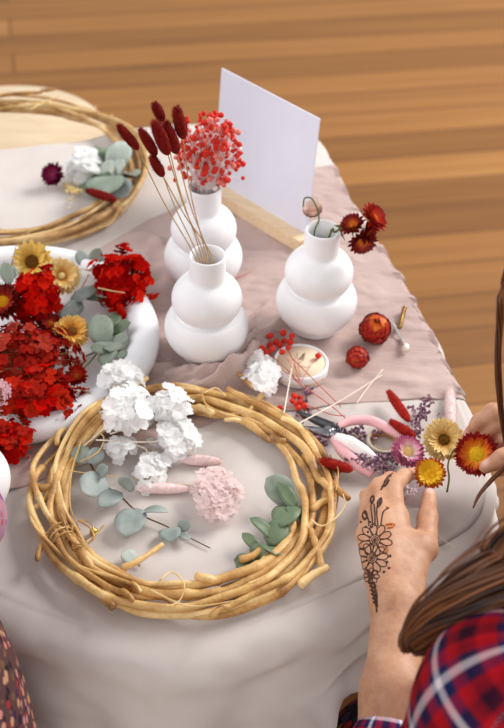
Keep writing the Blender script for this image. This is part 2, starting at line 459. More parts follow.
# resample evenly
_L = [0]
for i in range(len(OC)): _L.append(_L[-1] + (OC[(i + 1) % len(OC)] - OC[i]).length)
def out_at(s):
    s = (s % 1.0) * _L[-1]
    import bisect
    i = min(bisect.bisect_right(_L, s) - 1, len(OC) - 1)
    return OC[i].lerp(OC[(i + 1) % len(OC)], (s - _L[i]) / max(1e-9, _L[i + 1] - _L[i]))
NO = 420
OP = [out_at(i / NO) for i in range(NO)]
ON = []
for i in range(NO):
    t = (OP[(i + 2) % NO] - OP[i - 2]).normalized(); ON.append(Vector((-t.y, t.x, 0)))
_cen = Vector((-.22, 1.15, 0))
if (OP[0] - _cen).dot(ON[0]) < 0: ON = [-n for n in ON]
OPn = np.array([[p.x, p.y] for p in OP]); ONn = np.array([[p.x, p.y] for p in ON])

def fold(s, d):                # sideways swing of the hanging cloth
    return .006 * math.sin(s * 2 * PI * 26 + 1) * min(1, d / .08) + .004 * math.sin(s * 2 * PI * 57 + 2) * min(1, d / .1)
RR = np.array([.034 if (p.y < .82 and p.x < .20) else .011 for p in OP]); FL = np.array([.30 if (p.y < .82 and p.x < .20) else .16 for p in OP])
for _ in range(14): RR = (np.roll(RR, 1) + RR * 2 + np.roll(RR, -1)) / 4; FL = (np.roll(FL, 1) + FL * 2 + np.roll(FL, -1)) / 4
def hang(i, d, off=0.0):       # point of the cloth that lies d beyond outline point i
    p, n = OP[i], ON[i]; r = float(RR[i])
    a = min(d / r, PI / 2)
    ex = max(0, d - r * PI / 2)
    o = (r + off) * math.sin(a) + float(FL[i]) * ex + fold(i / NO, ex) - .002
    z = -r + (r + off) * math.cos(a) - ex * .97
    return Vector((p.x + n.x * o, p.y + n.y * o, TZ + z))
def drape(x, y, off=0.0):
    dd = (OPn[:, 0] - x) ** 2 + (OPn[:, 1] - y) ** 2
    i = int(dd.argmin()); d = (x - OPn[i, 0]) * ONn[i, 0] + (y - OPn[i, 1]) * ONn[i, 1]
    if d <= 0: return Vector((x, y, TZ + off))
    return hang(i, d, off)

# ---- table
tb = thing('table', 'timber table whose top and legs are under the white linen cloth', 'table', (-.22, 1.15, 0))
m = MB(); ins = [p - n * .012 for p, n in zip(OP, ON)][::3]; k = len(ins)
m.add([(p.x + .22, p.y - 1.15, TZ - .004) for p in ins] + [(p.x + .22, p.y - 1.15, TZ - .034) for p in ins],
      [tuple(range(k)), tuple(range(2 * k - 1, k - 1, -1))] + [(i, k + i, k + (i + 1) % k, (i + 1) % k) for i in range(k)])
m.build('tabletop', 'legwood', tb, smooth=False)
for x, y in ((.16, .95), (-.5, 1.0), (-.02, 1.5), (-.5, 1.38)):
    tube(MB(), [(x + .22, y - 1.15, TZ - .034), (x + .22, y - 1.15, 0.0)], [.026, .02], 12).build('leg', 'legwood', tb)

# ---- tablecloth
def drop_len(p):               # how far the cloth hangs below the edge at outline point p
    x, y = p.x, p.y
    if y > 1.35 and x > -.3: return .10
    if x > .2 and y > .9: return .10 + .05 * (1.35 - y)
    if y < .95 and x > -.1:    # the hem climbs to the right-hand corner
        return .065 + max(0, (.235 - x)) * .42 + max(0, .08 - x) * 1.1
    return .34
DL = np.array([drop_len(p) for p in OP])
for _ in range(12): DL = (np.roll(DL, 1) + DL * 2 + np.roll(DL, -1)) / 4
m = MB(); vs, fs = [], []
NI, ND = 70, 44
def crease(x, y):
    return .0016 * noise.noise((x * 9, y * 9, 1)) + .0009 * noise.noise((x * 34 + y * 10, y * 20, 4)) + .0012 * (.3 - abs(noise.noise((x * 12 - y * 6, y * 16, 9))))
for j in range(NI + 1):
    f = .02 + .98 * j / NI
    for i in range(NO):
        q = _cen + (OP[i] - _cen) * f
        w = min(1, (1 - f) * 6)
        vs.append((q.x, q.y, TZ + crease(q.x, q.y) * w + .0005))
for j in range(1, ND + 1):
    for i in range(NO):
        h = hang(i, DL[i] * (j / ND) ** 1.3)
        k = DL[i] * (j / ND)
        nz = noise.noise((h.x * 14, h.y * 14, h.z * 5)) * .010 * min(1, k / .06) + (.5 - abs(noise.noise((h.x * 10 + h.z * 9, h.y * 10, h.z * 22 - h.x * 8)))) * .012 * min(1, k / .04) + noise.noise((h.x * 34 + h.z * 30, h.y * 34, h.z * 40)) * .0035 * min(1, k / .03)
        vs.append(h + ON[i] * nz)
R_ = NI + 1 + ND
fs = [(j * NO + i, (j + 1) * NO + i, (j + 1) * NO + (i + 1) % NO, j * NO + (i + 1) % NO) for j in range(R_ - 1) for i in range(NO)]
vs.append((_cen.x, _cen.y, TZ)); fs += [(len(vs) - 1, i, (i + 1) % NO) for i in range(NO)]
m.add(vs, fs); tc = m.build('tablecloth', 'linen', org=Vector((_cen.x, _cen.y, TZ)))
tag(tc, 'plain off-white linen cloth covering the whole table and hanging over its edges', 'tablecloth')

# ---- mauve gauze runner
back = [U(-60, 330), U(20, 300), U(95, 252), U(150, 221), U(230, 190), U(322, 168), U(352, 168), U(385, 172)]
front = [U(-60, 525), U(25, 486), U(95, 462), U(160, 440), U(230, 420), U(300, 410), U(380, 403), U(455, 400), U(520, 403), U(575, 410)]
def resamp(P, n):
    P = catmull(P, 20); L = [0]
    for a, b in zip(P, P[1:]): L.append(L[-1] + (b - a).length)
    out, j = [], 0
    for i in range(n):
        s = L[-1] * i / (n - 1)
        while j < len(L) - 2 and L[j + 1] < s: j += 1
        out.append(P[j].lerp(P[j + 1], (s - L[j]) / max(1e-9, L[j + 1] - L[j])))
    return out
NS, NT = 260, 170
Bk, Fr = resamp(back, NS), resamp(front, NS)
ridges = [([(148, 384), (185, 382), (216, 377), (241, 363), (258, 346), (282, 322)], .024, .0105), ([(160, 394), (196, 392), (228, 384), (256, 364), (276, 344)], .018, .006), ([(214, 392), (232, 378), (250, 352)], .010, .004), ([(190, 390), (204, 380), (214, 372)], .008, .004), ([(236, 384), (262, 350), (280, 334)], .010, .005),
          ([(140, 372), (160, 372), (184, 366)], .010, .008), ([(236, 392), (252, 372), (256, 350)], .010, .007), ([(205, 394), (232, 384), (243, 372)], .010, .006),
          ([(225, 345), (250, 325), (275, 300)], .007, .007), ([(150, 232), (170, 262), (160, 300)], .005, .006),
          ([(128, 250), (146, 262), (150, 290)], .006, .006), ([(60, 470), (100, 446), (140, 425)], .004, .006), ([(46, 478), (90, 452), (120, 440)], .003, .004)]
RG = []
for pts, h, w in ridges:
    c = catmull([U(*p) for p in pts], 10); RG.append((np.array([[p.x, p.y] for p in c]), h, w))
vases_xy = [(.074, 1.147), (-.0554, 1.086), (-.0677, 1.2253), (-.2855, .825)]
def run_h(x, y, s, t):
    h = .0022
    h += .0034 * math.sin(t * 60 + 5 * noise.noise((x * 7, y * 7, 2)) + x * 9) * (.4 + .6 * noise.noise((x * 5, y * 5, 7)) ** 2)
    h += .0052 * noise.noise((x * 16, y * 50, 3)) + .0022 * noise.noise((x * 50, y * 90, 9))
    for pts, a, w in RG:
        dd = np.sqrt(((pts - (x, y)) ** 2).sum(1)); k = int(dd.argmin()); d = dd[k]
        if d < 4 * w:
            e = min(1, min(k, len(pts) - 1 - k) / (len(pts) * .3) + .15)
            h += a * e * math.exp(-(d / w) ** 2) * (1 + .45 * noise.noise((x * 60, y * 60, 5))) * (1 + .22 * math.sin(d / w * 5 + x * 40))
    for vx, vy in vases_xy:   # pressed flat under each vase
        d = math.hypot(x - vx, y - vy)
        if d < .031: h = min(h, .0022)
        elif d < .039: h = h * ((d - .031) / .008) + .0022 * (1 - (d - .031) / .008)
    return max(.0016, h)
vs = []
for i in range(NS):
    for j in range(NT):
        t = j / (NT - 1); p = Bk[i].lerp(Fr[i], t)
        e = .004 * noise.noise((p.x * 25, p.y * 25, 8)) * (1 if t < .05 or t > .95 else 0)
        h = run_h(p.x, p.y + e, i / NS, t)
        q = drape(p.x, p.y + e, h)
        vs.append(q)
m = MB(); m.add(vs, [(i * NT + j, i * NT + j + 1, (i + 1) * NT + j + 1, (i + 1) * NT + j) for i in range(NS - 1) for j in range(NT - 1)])
run = m.build('table_runner', 'gauze', org=Vector((0, 1.1, TZ)))
sm = run.modifiers.new('thickness', 'SOLIDIFY'); sm.thickness = .0007; sm.offset = -1
tag(run, 'crinkled mauve gauze runner laid across the white cloth under the vases', 'table runner')

# ---- stool behind the table
st = thing('stool', 'pale round plywood stool behind the far corner of the table', 'stool', (-.432, 1.785, 0))
lathe(MB(), [(0, .588), (.155, .588), (.165, .594), (.167, .605), (.164, .616), (.156, .62), (0, .62)], 64).build('seat', 'stoolwood', st)
for a in (.6, 2.17, 3.74, 5.31):
    tube(MB(), [(.11 * math.cos(a), .11 * math.sin(a), .588), (.17 * math.cos(a), .17 * math.sin(a), 0.0)], [.016, .013], 12).build('leg', 'stoolwood', st)
tube(MB(), [(.155 * math.cos(a), .155 * math.sin(a), .18) for a in np.linspace(0, 2 * PI, 40)], .008, 8).build('foot_ring', 'stoolwood', st)

# ------------------------------------------------------------------ vases
def vase_profile():
    p = []
    def ell(c, a, b, th0, th1, n=14):
        for i in range(n):
            th = th0 + (th1 - th0) * i / (n - 1); p.append((a * math.sin(th), c - b * math.cos(th)))
    p.append((.0, .0012)); p.append((.026, .0)); p.append((.031, .0012))
    ell(.0400, .0492, .0400, .66, 2.18)
    ell(.0820, .0408, .0335, .90, 2.58, 14)
    p += [(.0212, .1125), (.0208, .118), (.0208, .1405), (.0203, .1428), (.0192, .1436), (.0180, .1428), (.0174, .1405), (.0172, .118), (.0176, .108), (.028, .098), (.03, .08), (.02, .066), (.0, .06)]
    return p
VZ = .0024
VP = [U(314, 327), U(206, 354), U(203, 283), U(-34, 508)]
vlab = ['white double-bulb bud vase holding two dried strawflower stems beside the card',
        'white double-bulb bud vase at the front holding long thin bunny tail stems',
        'white double-bulb bud vase at the back filled with red gypsophila',
        'white double-bulb bud vase cut off by the picture edge beside the flower tray']
for p, l in zip(VP, vlab):
    b = MB(); lathe(b, vase_profile(), 64)
    v = b.build('bud_vase', 'ceramic', loc=(p.x, p.y, TZ + (VZ if p.x > -.2 else .0012))); tag(v, l, 'vase', 'white double-bulb bud vases')
    e = v.modifiers.new('round', 'SUBSURF'); e.levels = 1; e.render_levels = 1
mk = MB(); q = Vector((VP[0].x, VP[0].y, TZ + VZ))
# ------------------------------------------------------------------ card in its block
BRp = U(306, 240, .012); TRp = U(320, 119, .180); TLp = U(222, 68, .180)
ax = (TLp - TRp); ax.z = 0; wid = ax.length; ax.normalize()
up = (TRp - BRp); hgt = up.length
ct = thing('card_stand', 'pale wooden block standing on the gauze and holding the blank card', 'card holder', (BRp.x, BRp.y, TZ + .002))
nrm = Vector((ax.y, -ax.x, 0))
if nrm.y > 0: nrm = -nrm
M4 = Matrix((ax, nrm, Vector((0, 0, 1)))).transposed().to_4x4()
b = MB(); box(b, (-.006, -.0085, 0), (wid * .98, .0195, .019), M4, .0012)
b.build('block', 'blockwood', ct, smooth=False)
cd = MB(); th = .0009; lean = (up / hgt)
base = Vector((BRp.x, BRp.y, TZ + .012))
cs = []
for s in (-1, 1):
    for a_, h_ in ((0, 0), (wid, 0), (wid, hgt), (0, hgt)):
        cs.append(base + ax * a_ + lean * h_ + nrm * (th * s + .0))
cd.add(cs, [(0, 1, 2, 3), (7, 6, 5, 4), (0, 4, 5, 1), (1, 5, 6, 2), (2, 6, 7, 3), (3, 7, 4, 0)])
tag(cd.build('card', 'card', smooth=False, org=base), 'large blank white card standing upright in the wooden block', 'card')

# ------------------------------------------------------------------ wreaths
def wreath(name, label, cen, R, half, strands, mat, seed, zc, rad=(.0036, .0062), tilt=0):
    r = random.Random(seed); name_near = 'nearest' in label
    t = thing(name, label, 'wreath', (cen.x, cen.y, TZ + .002), 'grapevine wreaths')
    paths = []
    for s in range(strands):
        a0 = r.uniform(0, 2 * PI); span = r.uniform(3.2, 5.8); n = 130
        ph = [r.uniform(0, 2 * PI) for _ in range(6)]
        rho = (.35, .95, .8, 1.0, .9)[s % 5] * r.uniform(.9, 1.08); tw = r.choice((.6, .8, 1.0, 1.3, -.5)); phi = 2 * PI * s * .618
        r0 = rad[0] + (rad[1] - rad[0]) * r.random(); pts, rr = [], []
        for i in range(n):
            f = i / (n - 1); a = a0 + span * f
            q = phi + tw * a + .5 * math.sin(1.7 * a + ph[0])
            lift = .0 if .03 < f < .97 else .004
            rad_ = R + half * rho * math.cos(q) + .0024 * math.sin(4.3 * a + ph[1]) + .0010 * math.sin(13 * a + ph[2]) + (.012 * (abs(f - .5) * 2) ** 30) * (1 if s % 2 else -.6)
            zz = zc + (zc - r0 - .0006) * rho * math.sin(q) + .0012 * math.sin(7 * a + ph[3]) + lift
            zz = max(r0 + .0005, zz)
            e = max(0, 1 - abs((a - 2.37 + PI) % (2 * PI) - PI) / .42) if name_near else 0
            e = e * e * (3 - 2 * e); zz += .016 * e; rad_ -= .007 * e       # leans on the tray's rim
            pts.append(Vector((rad_ * math.cos(a), rad_ * math.sin(a), zz)))
            knot = 1 + .30 * max(0, math.sin(5.5 * a + ph[4])) ** 60 + .05 * noise.noise((a * 14, s, seed)) + .03 * noise.noise((a * 60, s, seed))
            rr.append(r0 * knot * (.8 + .2 * min(1, 10 * f, 10 * (1 - f))) * (1 - .28 * f))
        b = MB(); tube(b, pts, rr, 9); b.build('vine', mat, t); paths.append(pts)
        # side twig
        if r.random() < .55:
            i = r.randrange(15, n - 15); p = pts[i]; d = (pts[i + 1] - pts[i]).normalized(); o = Vector((p.x, p.y, 0)).normalized() * r.choice((-1, 1, 1))
            L = r.uniform(.012, .026)
            b = MB(); tube(b, [p, p + d * L * .5 + o * L * .35 + Vector((0, 0, .003)), p + d * L + o * L * .8 + Vector((0, 0, .004))], [rr[i] * .8, rr[i] * .62, rr[i] * .55], 8); b.build('twig_stub', mat, t)
    return t, paths
def stub(t, pts, r0, r1, mat='vine'):
    q = catmull([p - t.location for p in pts], 6); n = len(q)
    b = MB(); tube(b, q, [r0 + (r1 - r0) * i / (n - 1) * (1 + .2 * math.sin(i * 1.7)) for i in range(n)], 9); b.build('twig_stub', mat, t)
def tendril(t, pts, r, mat='tendril'):
    q = catmull([p - t.location for p in pts], 10)
    b = MB(); tube(b, q, [r * (1 - .4 * i / len(q)) for i in range(len(q))], 6); b.build('tendril', mat, t)

wc = Vector((-.0660, .8480, 0))
fw, fp = wreath('vine_wreath', 'golden twisted grapevine wreath lying nearest on the white cloth', wc, .1400, .0200, 14, 'vine', 5, .0135, (.0024, .0054))
for pts, a, b_ in [([(60, 485), (44, 488), (33, 485)], .006, .005), ([(48, 535), (40, 548), (37, 560)], .0045, .0035), ([(122, 568), (138, 561), (163, 544)], .0045, .0034),
                   ([(305, 455), (330, 482), (349, 499)], .0065, .0045), ([(300, 585), (313, 575), (328, 567)], .006, .005), ([(310, 530), (318, 550), (322, 568)], .005, .005),
                   ([(312, 510), (322, 502), (334, 498)], .005, .0042), ([(255, 388), (246, 380), (238, 374)], .0045, .0035), ([(262, 395), (256, 402), (250, 410)], .004, .003),
                   ([(92, 584), (104, 598), (113, 607)], .0052, .0056), ([(240, 560), (252, 556), (262, 548)], .005, .004)]:
    stub(fw, [U(x, y, .016 + .002 * i) for i, (x, y) in enumerate(pts)], a * .82, b_ * .74)
for pts in [[(311, 520), (322, 526), (336, 518), (345, 505), (343, 494)], [(202, 390), (206, 404), (226, 414), (252, 420), (262, 424)], [(204, 393), (216, 388), (226, 396)],
            [(160, 580), (172, 572), (184, 584), (180, 600), (170, 606)], [(78, 520), (90, 528), (94, 538), (88, 544)], [(82, 440), (72, 470), (70, 505), (80, 530)],
            [(96, 430), (104, 438), (98, 452), (80, 462)], [(60, 510), (72, 540), (84, 545)], [(104, 525), (96, 534), (86, 542)], [(330, 455), (338, 470), (336, 490)], [(150, 590), (190, 606), (240, 600)]]:
    tendril(fw, [U(x, y, .03 if i % 2 == 0 else .026) for i, (x, y) in enumerate(pts)], .0011)
# binding turns on the left side
for k in range(3):
    c = U(58 + 3.2 * k, 533 + 4.5 * k, .015); d = Vector((.55, -.8, 0)).normalized(); o = Vector((d.y, -d.x, 0))
    tendril(fw, [c + o * .013 * math.cos(a) + Vector((0, 0, .0135 * math.sin(a))) for a in np.linspace(0, 2 * PI, 9)], .0010)

bc = Vector((-.356, 1.456, 0))
bw, bp = wreath('vine_wreath', 'straw-coloured twisted grapevine wreath at the far corner overhanging the table edge', bc, .183, .0220, 13, 'vine_b', 23, .0135, (.0024, .0052))
for pts in [[(30, 110), (42, 103), (60, 96)], [(100, 190), (118, 205), (112, 222), (100, 228)]]:
    tendril(bw, [U(x, y, .03) for x, y in pts], .0014)

# ------------------------------------------------------------------ flowers
def petal(mb, L, w, a, elev, z0, r0, curl, cup, mi=0, twist=0.0, rows=5):
    ca, sa = math.cos(a), math.sin(a); v, t = [], []
    for i in range(rows):
        f = i / (rows - 1); e = elev + curl * f
        # integrate along the curved midrib
        x, z = r0, z0
        for k in range(i):
            ee = elev + curl * (k + .5) / (rows - 1); x += L / (rows - 1) * math.cos(ee); z += L / (rows - 1) * math.sin(ee)
        ww = w * (0.45 + 1.1 * f * (1 - f) * 2) if f < 1 else w * .10
        for s in (-1, 0, 1):
            yy = ww * s * .5; zz = z + cup * ww * abs(s)
            xx = x - (cup * ww * abs(s)) * math.sin(e) * .5
            v.append((xx * ca - yy * sa, xx * sa + yy * ca, zz)); t.append(f)
    fc = []
    for i in range(rows - 1):
        for j in range(2):
            b = i * 3 + j; fc.append((b, b + 3, b + 4, b + 1))
    mb.add(v, fc, t, mi)
def disc(mb, r, z, h, n, br, mi=0):
    ball(mb, (0, 0, z - r * .0), r, 14, 8, (1, 1, h / r), mi)
    for i in range(n):
        q = math.sqrt((i + .5) / n) * r * .97; a = i * 2.39996
        zz = z + h * math.sqrt(max(0, 1 - (q / r) ** 2))
        ball(mb, (q * math.cos(a), q * math.sin(a), zz), br, 5, 4, (1, 1, 1.5), mi)
def strawflower(name, label, cen, nrm, R, pm, dm, group=None, open_=1.0, rings=4, n=22, disc_r=.36, stem=None, inner=None, seed=0, back=True, cat='flower', thick=1.0, globe=False):
    """a strawflower head: rings of papery bracts round a disc, its +Z along nrm; open_ 1 = flat, 0 = closed bud"""
    r = random.Random(seed * 7 + 3)
    t = thing(name, label, cat, cen, group, z_to(nrm, r.uniform(0, 6)))
    for g in range(rings):
        f = g / max(1, rings - 1)             # 0 outer .. 1 inner
        b = MB(); k = max(9, int(n * (1 - .15 * f)))
        if globe:                             # bracts folded up into a ball
            th = .75 + (2.35 - .75) * f; cR = R * .80
            for i in range(k):
                a = 2 * PI * (i + .5 * (g % 2)) / k + r.uniform(-.08, .08)
                petal(b, R * r.uniform(.48, .60), R * r.uniform(.36, .46), a, th + r.uniform(-.22, .02), cR * (1 - math.cos(th)), cR * math.sin(th), .55 + r.uniform(-.2, .2), -.12)
        else:
            el = -.06 + .42 * f + (1 - open_) * (.5 + .4 * f)
            r0 = R * (.36 - .12 * f); LL = (R - r0) * (1 - .34 * f) / max(.5, math.cos(el + .1))
            for i in range(k):
                a = 2 * PI * (i + .5 * (g % 2)) / k + r.uniform(-.07, .07)
                petal(b, LL * r.uniform(.86, 1.05), R * r.uniform(.19, .25) * thick, a, el + r.uniform(-.1, .1), R * (.02 + .12 * f) + r.uniform(-.0003, .0003), r0,
                      .12 + (1 - open_) * .9 + r.uniform(-.2, .25), .30)
        b.build('petal_ring', inner if (inner and f > (.9 if globe or n > 30 else .55)) else pm, t)
    if back and not globe:
        b = MB(); ball(b, (0, 0, -R * .06), R * .36, 14, 8, (1, 1, .55)); b.build('calyx', pm, t)
    b = MB(); disc(b, R * disc_r, R * (1.25 if globe else .12), R * .16, 90, R * .030); b.build('flower_center', dm, t)
    if stem:
        inv = t.rotation_quaternion.inverted()
        q = catmull([inv @ (Vector(p) - Vector(cen)) for p in stem], 8)
        b = MB(); tube(b, q, [.0011] * len(q), 7); b.build('stem', 'stemgreen', t)
    return t
def nv(x, y, z): return Vector((x, y, z)).normalized()
def px(r, p): return r * (p - CAM).dot(FW) / F_     # r pixels at point p, in metres

def sflower(px_, py_, z, rpx, tilt, *a, **k):
    c = U(px_, py_, z); return strawflower(a[0], a[1], c, tilt, px(rpx, c), *a[2:], **k)
toc = lambda p: (CAM - p).normalized()
# two loose heads on the gauze and the ones in the right-hand vase
sflower(373, 336, .006, 18, nv(.05, -.35, .92), 'strawflower', 'glowing dark red strawflower with orange heart lying on the gauze', 's_ember', 'd_red', 'loose red strawflowers', .45, 6, 18, .22, seed=1, inner='s_emberin', globe=True)
sflower(360, 354, .011, 13, nv(-.25, -.75, .25), 'strawflower', 'smaller deep red strawflower tipped over in front of the glowing one', 's_ember', 'd_red', 'loose red strawflowers', .55, 5, 16, .2, seed=2, globe=True)
vm = Vector((VP[0].x, VP[0].y, TZ + VZ))
Yv = VP[0].y
heads = [((372, 219), 17, nv(.5, -.2, .6), 's_coral'), ((362, 240), 16, nv(.1, -.8, -.1), 's_rust'), ((353, 226), 14, nv(-.3, -.3, .8), 's_rust'), ((366, 231), 14, nv(.7, -.6, 0), 's_darkred')]
c0 = UY(362, 230, Yv - .005)
t = thing('dried_strawflower', 'dark rust strawflower heads clustered on a green stem leaning out of the vase', 'flower', vm + Vector((0, 0, .07)))
org = t.location.copy()
q = catmull([Vector((-.004, .003, .0)), Vector((.004, 0, .04)), Vector((.010, -.002, .074)), UY(335, 232, Yv) - org, UY(346, 226, Yv - .002) - org, UY(358, 228, Yv - .004) - org], 8)
b = MB(); tube(b, q, [.0014] * len(q), 8); b.build('stem', 'stemgreen', t)
b = MB()
for i in range(12):
    p = q[-3 - i]; a = i * 2.4; d = Vector((math.cos(a), .5 * math.sin(a), math.sin(a)))
    tube(b, [p, p + d * .005, p + d * .011 + Vector((.002, 0, -.002))], [.0012, .0016, .0004], 5, flat=.4)
b.build('leaf', 'stemgreen', t)
for (p_, r_, n_, m_) in heads:
    cc = UY(*p_, Yv - .006); hd = MB(); R = px(r_, cc); rr = random.Random(int(r_ * 10)); rot = z_to(n_, 1)
    for g in range(4):
        f = g / 3
        for i in range(15):
            petal(hd, R * (.80 - .25 * f), R * .30, 2 * PI * (i + .5 * (g % 2)) / 15, .1 + .5 * f + rr.uniform(-.2, .25), R * .1 * f, R * .26, .5, .3)
    h = place('flower_head', hd.mesh('flower_head', m_), t, cc - org, rot)
    dd = MB(); disc(dd, R * .3, R * .12, R * .15, 40, R * .035); dd.build('flower_center', 'd_red', h)
t = thing('dried_strawflower', 'pale blush strawflower drooping behind the vase rim on a curled stem', 'flower', vm + Vector((0, 0, .07)))
org = t.location.copy(); Yb = Yv + .012
q = catmull([Vector((-.002, .004, 0)), UY(314, 236, Yv + .006) - org, UY(319, 218, Yv + .006) - org, UY(313, 200, Yb) - org, UY(305, 198, Yb) - org, UY(303, 207, Yb) - org], 8)
b = MB(); tube(b, q, [.0009] * len(q), 7); b.build('stem', 'stemgreen', t)
cc = UY(314, 214, Yb + .014); hd = MB(); R = px(14, cc)
for g in range(4):
    for i in range(14): petal(hd, R * (.95 - .12 * g), R * .45, 2 * PI * (i + .5 * (g % 2)) / 14, .55 + .2 * g, 0, R * .2, .6, .25)
place('flower_head', hd.mesh('flower_head', 's_blush'), t, cc - org, z_to(nv(-.2, -.3, .8), 0))

# ---- bunny tails
def bunny_parts(t, p0, p1, wpx, mat, seed, stem=None, smat='stem', sr=.0007):
    r = random.Random(seed); org = t.location
    ax_ = (p1 - p0); L = ax_.length; rad = wpx * .5
    b = MB(); v = []
    def prof(f): f = min(1, max(0, f)); return (max(0, 1 - abs(2 * f ** .85 - 1) ** 2.4) ** .5) * rad * .86
    seg, n = 14, 14
    tube(b, [Vector((0, 0, L * i / n)) for i in range(n + 1)], [max(.0003, prof(.02 + .96 * i / n)) for i in range(n + 1)], seg)
    for _ in range(900):
        f = r.uniform(.02, .98); a = r.uniform(0, 2 * PI); d = Vector((math.cos(a), math.sin(a), 0)); p = d * prof(f) * .93 + Vector((0, 0, L * f))
        h = d * r.uniform(.4, .9) + Vector((0, 0, r.uniform(.6, 1.2))); l = rad * r.uniform(.35, .62)
        s = Vector((-d.y, d.x, 0)) * rad * .05
        b.add([p - s, p + s, p + h.normalized() * l], [(0, 1, 2)])
    o = place('seed_head', b.mesh('seed_head', mat), t, p0 - org, z_to(ax_, r.uniform(0, 6)))
    if stem:
        q = catmull([p0 + ax_ * .05] + stem, 8); bb = MB(); tube(bb, [p - org for p in q], [sr] * len(q), 6); bb.build('stem', smat, t)
fm = Vector((VP[1].x, VP[1].y, TZ + VZ))
Yf = VP[1].y
tails = [((138, 149), (118, 125), 9.5, .01, 'farthest left and tilted outward'), ((156, 155), (140, 129), 10, .0, 'second from the left'), ((163, 121), (154, 103), 9.5, .03, 'highest of the bunch'), ((168, 154), (154, 121), 13, -.012, 'largest, front and centre'),
         ((183, 138), (176, 107), 11.5, .014, 'upright at the right'), ((177, 153), (165, 122), 12, .004, 'just right of the largest one'), ((163, 176), (151, 156), 9.5, -.006, 'lowest of the bunch')]
for i, (a_, b_, w, dy, wh) in enumerate(tails):
    p0, p1 = UY(*a_, Yf + dy), UY(*b_, Yf + dy)
    e = fm + Vector((-.012 + .003 * i, -.010 + .002 * (i % 4), .142))
    e2 = fm + Vector((-.004 + .002 * i, .008 - .001 * i, .066))
    t = thing('bunny_tail', 'deep red bunny tail in the front vase, ' + wh, 'dried grass', e2, 'bunny tails in the front vase')
    md = p0.lerp(e, .5) + Vector((-.004, 0, .004))
    bunny_parts(t, p0, p1, px(w * 1.2, p0), 'bunny', i, [md, e, e2])
def lying_tail(a_, b_, w, z, mat, label, seed, stem=None, smat='stem', group='red bunny tails lying about', dz=0):
    p0, p1 = U(*a_, z), U(*b_, z + dz); t = thing('bunny_tail', label, 'dried grass', Vector((p0.x, p0.y, p0.z)), group)
    bunny_parts(t, p0, p1, px(w, p0), mat, seed, [U(*s) for s in stem] if stem else None, smat); return t
lying_tail((409, 421), (388, 391), 11, .016, 'bunny2', 'rust red bunny tail pointing up beside the lavender near the tape roll', 20)
lying_tail((415, 437), (390, 421), 11, .018, 'bunny2', 'rust red bunny tail lying just above the pink strawflower', 21)
lying_tail((352, 470), (320, 460), 12, .014, 'bunny2', 'rust red bunny tail lying against the rim of the near wreath', 22, dz=.020)
lying_tail((116, 200), (86, 190), 10, .046, 'bunny', 'dark red bunny tail lying inside the far wreath', 23)
PT = 'pale pink bunny tails'
lying_tail((181, 459), (222, 462), 13, .0065, 'bunnyp', 'pale pink bunny tail just above the pink floret cluster inside the near wreath', 24, group=PT)
lying_tail((136, 488), (189, 489), 13, .0065, 'bunnyp', 'pale pink bunny tail left of the pink floret cluster inside the near wreath', 25, group=PT)
lying_tail((451, 428), (450, 388), 13, .008, 'bunnyp', 'pale pink bunny tail lying upright above the cream strawflower', 26, group=PT)

# ---- red gypsophila bunch in the back vase
bm_ = Vector((VP[2].x, VP[2].y, TZ + VZ)); Yk = VP[2].y
t = thing('gypsophila_bunch', 'bunch of tiny red and white gypsophila flowers in the back vase', 'flower', bm_ + Vector((0, 0, .064)))
org = t.location.copy(); r = random.Random(4)
sph = []
for k in range(4):
    b = MB()
    ball(b, (0, 0, 0), 1, 8, 6)
    for _ in range(14):
        d = Vector((r.gauss(0, 1), r.gauss(0, 1), r.gauss(0, 1))).normalized(); ball(b, d * .75, .42, 5, 4)
    sph.append([b.mesh('blossom', m_) for m_ in ('berry', 'berry', 'berry', 'berry2')])
mouth = bm_ + Vector((0, 0, .142))
pts = []
while len(pts) < 320:
    x, y, dy = r.uniform(-1, 1), r.uniform(-1, 1), r.uniform(-1, 1)
    if x * x + y * y + dy * dy > 1: continue
    X, Yp = 208 + 35 * x, 150 + 40 * y
    if Yp > 172 and abs(X - 206) > 26: continue
    pts.append(UY(X, Yp, Yk + .034 * dy))
pts += [UY(X, Yp, Yk + .01) for X, Yp in ((241, 153), (243, 164), (236, 150), (243, 178), (239, 160), (232, 165), (175, 180), (170, 168))]
sb, stuff = MB(), MB()
hubs = [mouth + Vector((r.uniform(-.008, .008), r.uniform(-.008, .008), 0)) for _ in range(14)]
pts.sort(key=lambda p: -(p - CAM).length * 0 + p.y)
for i, p in enumerate(pts):
    h = hubs[i % 14]; md = h.lerp(p, .55) + Vector((r.uniform(-.006, .006), r.uniform(-.006, .006), .004))
    tube(sb, [q - org for q in catmull([h, md, p], 4)], .00032, 4, False)
    R = r.uniform(.0023, .0039)
    if i < 100: place('blossom', r.choice(r.choice(sph)), t, p - org, z_to((r.gauss(0, 1), r.gauss(0, 1), 1)), R)
    else: ball(stuff, p - org, R, 7, 5, mi=r.choice((0, 0, 0, 0, 0, 0, 0, 1, 2)))
for h in hubs: tube(sb, [h - org, (h - org) * .5 + Vector((0, 0, .0)), Vector((0, 0, 0))], .0006, 5, False)
sb.build('stem', 'berryw', t)
tag(stuff.build('blossom', ['berry', 'berryw', 'berry2'], t), None, None, kind='stuff')

